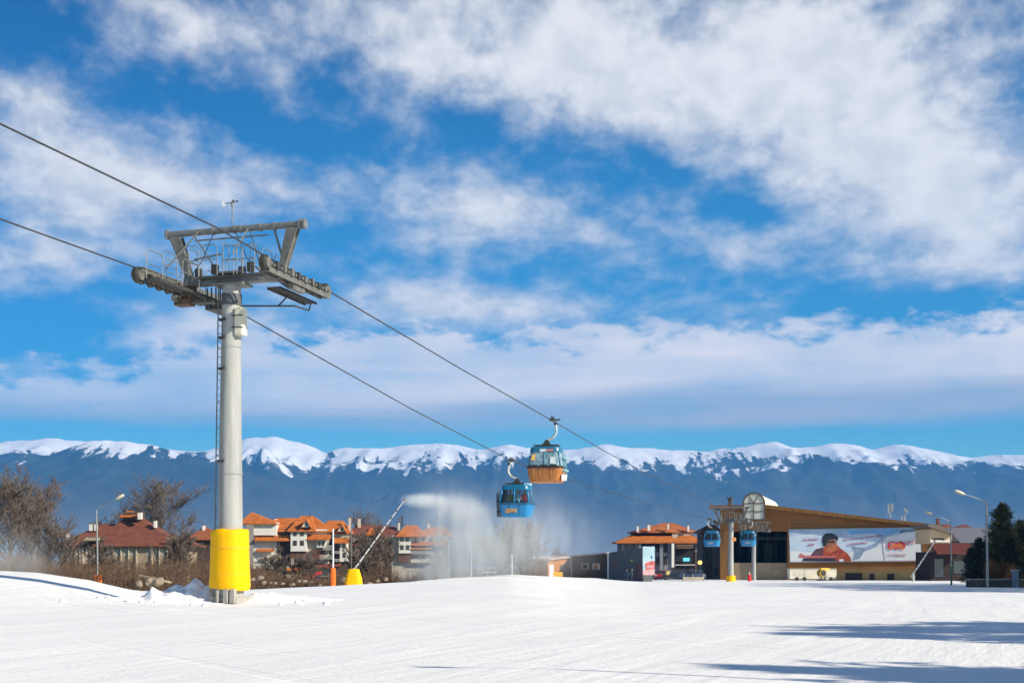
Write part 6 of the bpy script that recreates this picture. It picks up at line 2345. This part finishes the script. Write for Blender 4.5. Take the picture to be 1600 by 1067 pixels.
# pale barrier in front of the cars
t = thing('barrier', 'row of low pale planks in front of the blue grey car', 'barrier', at(1083, 905, 204))
zz = gz(wx(1083, 204), 204)
MB().box(wx(1067, 204), wx(1100, 204), 204, 204.12, zz + .12, zz + .68).build('plank', mat('pale_plank', (0.42, 0.37, 0.30), .8, var=.15), t)
for px in (1068.5, 1083, 1099):
    MB().pbox(px - .7, px + .7, 896.5, 908, 204.15, .1).build('post', mat('barrier_post', (0.3, .27, .22), .8), t)
group = 'people standing by the grey kiosk'
person('person in dark clothes standing beside the grey kiosk, taller of the two', (wx(987, 183), 183, gz(wx(987, 183), 183)), R(60), 'stand', DARKJ, DARKC, BLACK, group, 1.85)
person('person in dark blue clothes before the grey kiosk, shorter of the two', (wx(980, 184), 184, gz(wx(980, 184), 184)), R(-40), 'walk', mat('navy_jacket', (0.03, 0.05, 0.12), .8), DARKC, BLACK, group, 1.7)
person('person in a yellow vest standing between the red and black cars', (wx(1043, 218), 218, gz(wx(1043, 218), 218) + .1), R(0), 'stand', mat('yellow_vest', (0.6, 0.5, 0.12), .7), DARKC, mat('tan_cap', (0.35, 0.22, 0.12), .8), None, 1.78)

# ================================================================== snow heap, rocks, logs
xs2 = np.arange(-17.2, -4.4, 0.06)
ys2 = np.arange(48.2, 54.2, 0.07)
HX, HYY = np.meshgrid(xs2, ys2)
hpx = CX + F * HX / HYY
prof_h = np.interp(hpx, [150, 185, 225, 238, 255, 275, 290, 305, 318, 330, 345, 372, 385, 400, 430, 470, 500, 540], [0, .05, .14, .40, .30, .48, .44, .58, .60, .62, .36, .10, .16, .26, .22, .16, .08, 0])
ridge_y = np.interp(hpx, [150, 350, 540], [50.8, 51.0, 51.6])
cross = np.exp(-((HYY - ridge_y) / np.where(HYY < ridge_y, 1.05, 0.8)) ** 2)
lump = fbm(HX * 1.5, HYY * 1.5, 4, 41, 0.6)
lump2 = fbm(HX * 4.5, HYY * 4.5, 3, 43, 0.6, True)
prof_h = prof_h * 1.3
hz_ = prof_h * cross * (0.35 + 1.2 * lump) + (lump2 - .5) * .20 * np.sqrt(np.clip(prof_h * cross, 0, 1))
base_z = snow_z(HX, HYY)
HM = mat('fresh_lumpy_snow', (0.86, 0.86, 0.87), 0.7, var=0.03, bump=0.4, bscale=9)
hk = (hz_ > 0.02)
kk = hk[:-1, :-1] | hk[1:, :-1] | hk[:-1, 1:] | hk[1:, 1:]
heap = grid_mesh('snow_heap', HX, HYY, base_z + np.where(hk, hz_, -.03), [HM], kk)
tag(heap, 'ragged heap of lumpy ploughed snow around the yellow tower pad', 'snow heap')
# clods rolled off the heap
cl = random.Random(8)
for i in range(26):
    px = cl.choice([cl.uniform(60, 235), cl.uniform(390, 520), cl.uniform(150, 330)])
    Y = cl.uniform(46, 50.5)
    x = wx(px, Y)
    r = cl.uniform(.05, .13)
    bm = bmesh.new()
    bmesh.ops.create_icosphere(bm, subdivisions=2, radius=r)
    for v in bm.verts:
        v.co *= 1 + cl.uniform(-.22, .22)
        v.co.z *= .75
    me = bpy.data.meshes.new('snow_clod')
    bm.to_mesh(me)
    bm.free()
    me.materials.append(HM)
    o = bpy.data.objects.new('snow_clod', me)
    COL.objects.link(o)
    o.location = (x, Y, gz(x, Y) + r * .35)
    tag(o, 'white snow clod lying near the heap at the tower foot', 'snow clod', 'snow clods near the tower foot')

ROCKM = mat('pale_limestone', (0.24, 0.19, 0.14), .9, var=.35, scale=2, bump=.5)


def rock(px, Y, w, h, label, m=ROCKM, group='pale rocks along the brown undergrowth'):
    x = wx(px, Y)
    bm = bmesh.new()
    bmesh.ops.create_icosphere(bm, subdivisions=2, radius=1)
    for v in bm.verts:
        v.co *= 1 + cl.uniform(-.2, .2)
        v.co = Vector((v.co.x * w, v.co.y * w * .7, v.co.z * h))
    me = bpy.data.meshes.new('rock')
    bm.to_mesh(me)
    bm.free()
    me.materials.append(m)
    o = bpy.data.objects.new('rock', me)
    COL.objects.link(o)
    o.location = (x, Y, wz(label[1], Y))
    tag(o, label[0], 'rock', group)


for (px, py, w) in ((395, 905, .42), (407, 902, .6), (413, 906, .45), (423, 905, .4), (430, 907, .42), (442, 907, .35), (457, 911, .55), (467, 908, .35), (476, 905, .5), (486, 908, .3), (500, 909, .4), (537, 903, .5), (577, 907, .5), (590, 906, .4), (603, 904, .5)):
    rock(px, 98, w * cl.uniform(.3, .6), w * cl.uniform(.18, .4), ('pale rock lying along the lower edge of the brown undergrowth', py + cl.uniform(-1, 5)))
t = thing('plank_pile', 'pile of pale old planks on the grass left of the tower foot', 'plank pile', at(240, 908, 96))
for k in range(7):
    a, b = at(218 + 4 * k, 899 + 1.2 * k, 96 + .2 * k), at(243 + 4 * k, 903.5 + 1.0 * k, 95.5 + .25 * k)
    MB().bar(a, b, .24, .12).build('plank', mat('old_plank', (0.42, 0.33, 0.22), .9, var=.25), t)
t = thing('rock_pile', 'low pile of pale rubble beneath the plank pile', 'rock pile', at(232, 912, 94))
for k in range(11):
    px, py, Y = cl.uniform(214, 250), cl.uniform(907, 914), cl.uniform(93, 95)
    bm = bmesh.new()
    bmesh.ops.create_icosphere(bm, subdivisions=2, radius=cl.uniform(.16, .34))
    for v in bm.verts:
        v.co *= 1 + cl.uniform(-.2, .2)
        v.co += at(px, py, Y) if False else Vector((0, 0, 0))
    me = bpy.data.meshes.new('stone')
    bm.to_mesh(me)
    bm.free()
    me.materials.append(ROCKM)
    o = bpy.data.objects.new('stone', me)
    COL.objects.link(o)
    o.parent = t
    o.location = at(px, py, Y) - t.location
# red skip and van among the brush
t = thing('red_tarpaulin', 'torn bright red tarpaulin over a frame below the big hotel', 'tarpaulin', at(482, 902, 190))
MB().prism([at(466, 905, 190), at(492, 905, 190), at(486, 897, 190), at(470, 896, 190)], (0, 1.5, 0)).build('sheet', mat('tarpaulin_red', (0.5, 0.04, 0.04), .6, var=.25, scale=1), t)
MB().prism([at(492, 899, 189), at(502, 897, 189), at(500, 892, 189), at(493, 893, 189)], (0, .8, 0)).build('sheet', mat('tarpaulin_red', (0.5, 0.04, 0.04), .6), t)
for px in (465, 493, 503):
    MB().tube([at(px, 915, 189.5), at(px, 891, 189.5)], .07, 6).build('post', WINF, t)


# ================================================================== snow spray and mist
def mist(name, label, blobs, Yc, Yh, dens, seed, streak=1.0):
    x0 = min(b[0] - b[2] for b in blobs)
    x1 = max(b[0] + b[2] for b in blobs)
    y0 = min(b[1] - b[3] for b in blobs)
    y1 = max(b[1] + b[3] for b in blobs)
    X0, X1, Z0, Z1 = wx(x0, Yc), wx(x1, Yc), wz(y1, Yc), wz(y0, Yc)
    m = bpy.data.materials.new(name)
    m.use_nodes = True
    t = m.node_tree
    t.nodes.clear()
    o = t.nodes.new('ShaderNodeOutputMaterial')
    v = t.nodes.new('ShaderNodeVolumePrincipled')
    v.inputs['Color'].default_value = (0.90, 0.95, 1.0, 1)
    v.inputs['Anisotropy'].default_value = -0.4
    tc_ = t.nodes.new('ShaderNodeTexCoord')
    mp = t.nodes.new('ShaderNodeMapping')
    mp.inputs['Scale'].default_value = (1.1, 0.6, 0.28 * streak)
    mp.inputs['Location'].default_value = (seed, 0, 0)
    t.links.new(tc_.outputs['Object'], mp.inputs[0])
    nz = t.nodes.new('ShaderNodeTexNoise')
    nz.inputs['Scale'].default_value = 1.0
    nz.inputs['Detail'].default_value = 4
    nz.inputs['Distortion'].default_value = 0.4
    t.links.new(mp.outputs[0], nz.inputs['Vector'])
    mr = t.nodes.new('ShaderNodeMapRange')
    mr.inputs['From Min'].default_value = 0.34
    mr.inputs['From Max'].default_value = 0.66
    mr.inputs['To Min'].default_value = 0.35
    mr.inputs['To Max'].default_value = 1.4
    t.links.new(nz.outputs[0], mr.inputs[0])
    acc = None
    for (px, py, sx, sy, rot, w) in blobs:
        mpp = t.nodes.new('ShaderNodeMapping')
        mpp.vector_type = 'TEXTURE'
        mpp.inputs['Location'].default_value = (wx(px, Yc), Yc, wz(py, Yc))
        mpp.inputs['Rotation'].default_value = (0, R(rot), 0)
        mpp.inputs['Scale'].default_value = (sx / F * Yc, Yh, sy / F * Yc)
        t.links.new(tc_.outputs['Object'], mpp.inputs[0])
        g = t.nodes.new('ShaderNodeTexGradient')
        g.gradient_type = 'QUADRATIC_SPHERE'
        t.links.new(mpp.outputs[0], g.inputs[0])
        mu = t.nodes.new('ShaderNodeMath')
        mu.operation = 'MULTIPLY_ADD' if acc else 'MULTIPLY'
        t.links.new(g.outputs['Fac'], mu.inputs[0])
        mu.inputs[1].default_value = w
        if acc:
            t.links.new(acc, mu.inputs[2])
        acc = mu.outputs[0]
    fm_ = t.nodes.new('ShaderNodeMath')
    fm_.operation = 'MULTIPLY'
    t.links.new(acc, fm_.inputs[0])
    t.links.new(mr.outputs[0], fm_.inputs[1])
    f2_ = t.nodes.new('ShaderNodeMath')
    f2_.operation = 'MULTIPLY'
    t.links.new(fm_.outputs[0], f2_.inputs[0])
    f2_.inputs[1].default_value = dens
    t.links.new(f2_.outputs[0], v.inputs['Density'])
    t.links.new(v.outputs[0], o.inputs['Volume'])
    ob = MB().box(X0, X1, Yc - Yh, Yc + Yh, Z0, Z1).build(name, m)
    tag(ob, label, 'snow spray', kind='stuff')
    return ob


mist('snow_spray', 'white veil of blown artificial snow falling from the spraying lance', [
    (668, 783, 52, 16, 3, 2.6), (715, 797, 70, 36, 10, 1.5), (715, 850, 88, 98, 0, 0.95), (745, 870, 100, 75, 0, 0.75), (690, 895, 95, 45, 0, 0.7), (815, 842, 155, 105, 0, 0.62), (700, 830, 95, 110, 0, 0.5)],
    101, 3.4, 0.62, 3.0)
mist('snow_mist', 'thin white mist of blown snow drifting at the left edge', [(-10, 880, 110, 90, 0, 1.0), (40, 880, 90, 60, 0, 0.6)], 96, 3.5, 0.13, 7.0, 2.0)

# low mist lying in the valley below the mountains
vm = bpy.data.materials.new('valley_mist')
vm.use_nodes = True
t = vm.node_tree
t.nodes.clear()
o = t.nodes.new('ShaderNodeOutputMaterial')
v = t.nodes.new('ShaderNodeVolumePrincipled')
v.inputs['Color'].default_value = MIST_COL
g_ = t.nodes.new('ShaderNodeNewGeometry')
s_ = t.nodes.new('ShaderNodeSeparateXYZ')
t.links.new(g_.outputs['Position'], s_.inputs[0])
r_ = t.nodes.new('ShaderNodeMapRange')
r_.interpolation_type = 'SMOOTHSTEP'
r_.inputs['From Min'].default_value = 255
r_.inputs['From Max'].default_value = -250
r_.inputs['To Max'].default_value = MIST_DEN
t.links.new(s_.outputs[2], r_.inputs[0])
t.links.new(r_.outputs[0], v.inputs['Density'])
t.links.new(v.outputs[0], o.inputs['Volume'])
vo = MB().box(-9000, 11000, 1400, 7600, -410, 340).build('valley_mist', vm)
tag(vo, 'pale mist lying low in the valley in front of the mountains', 'mist', kind='stuff')
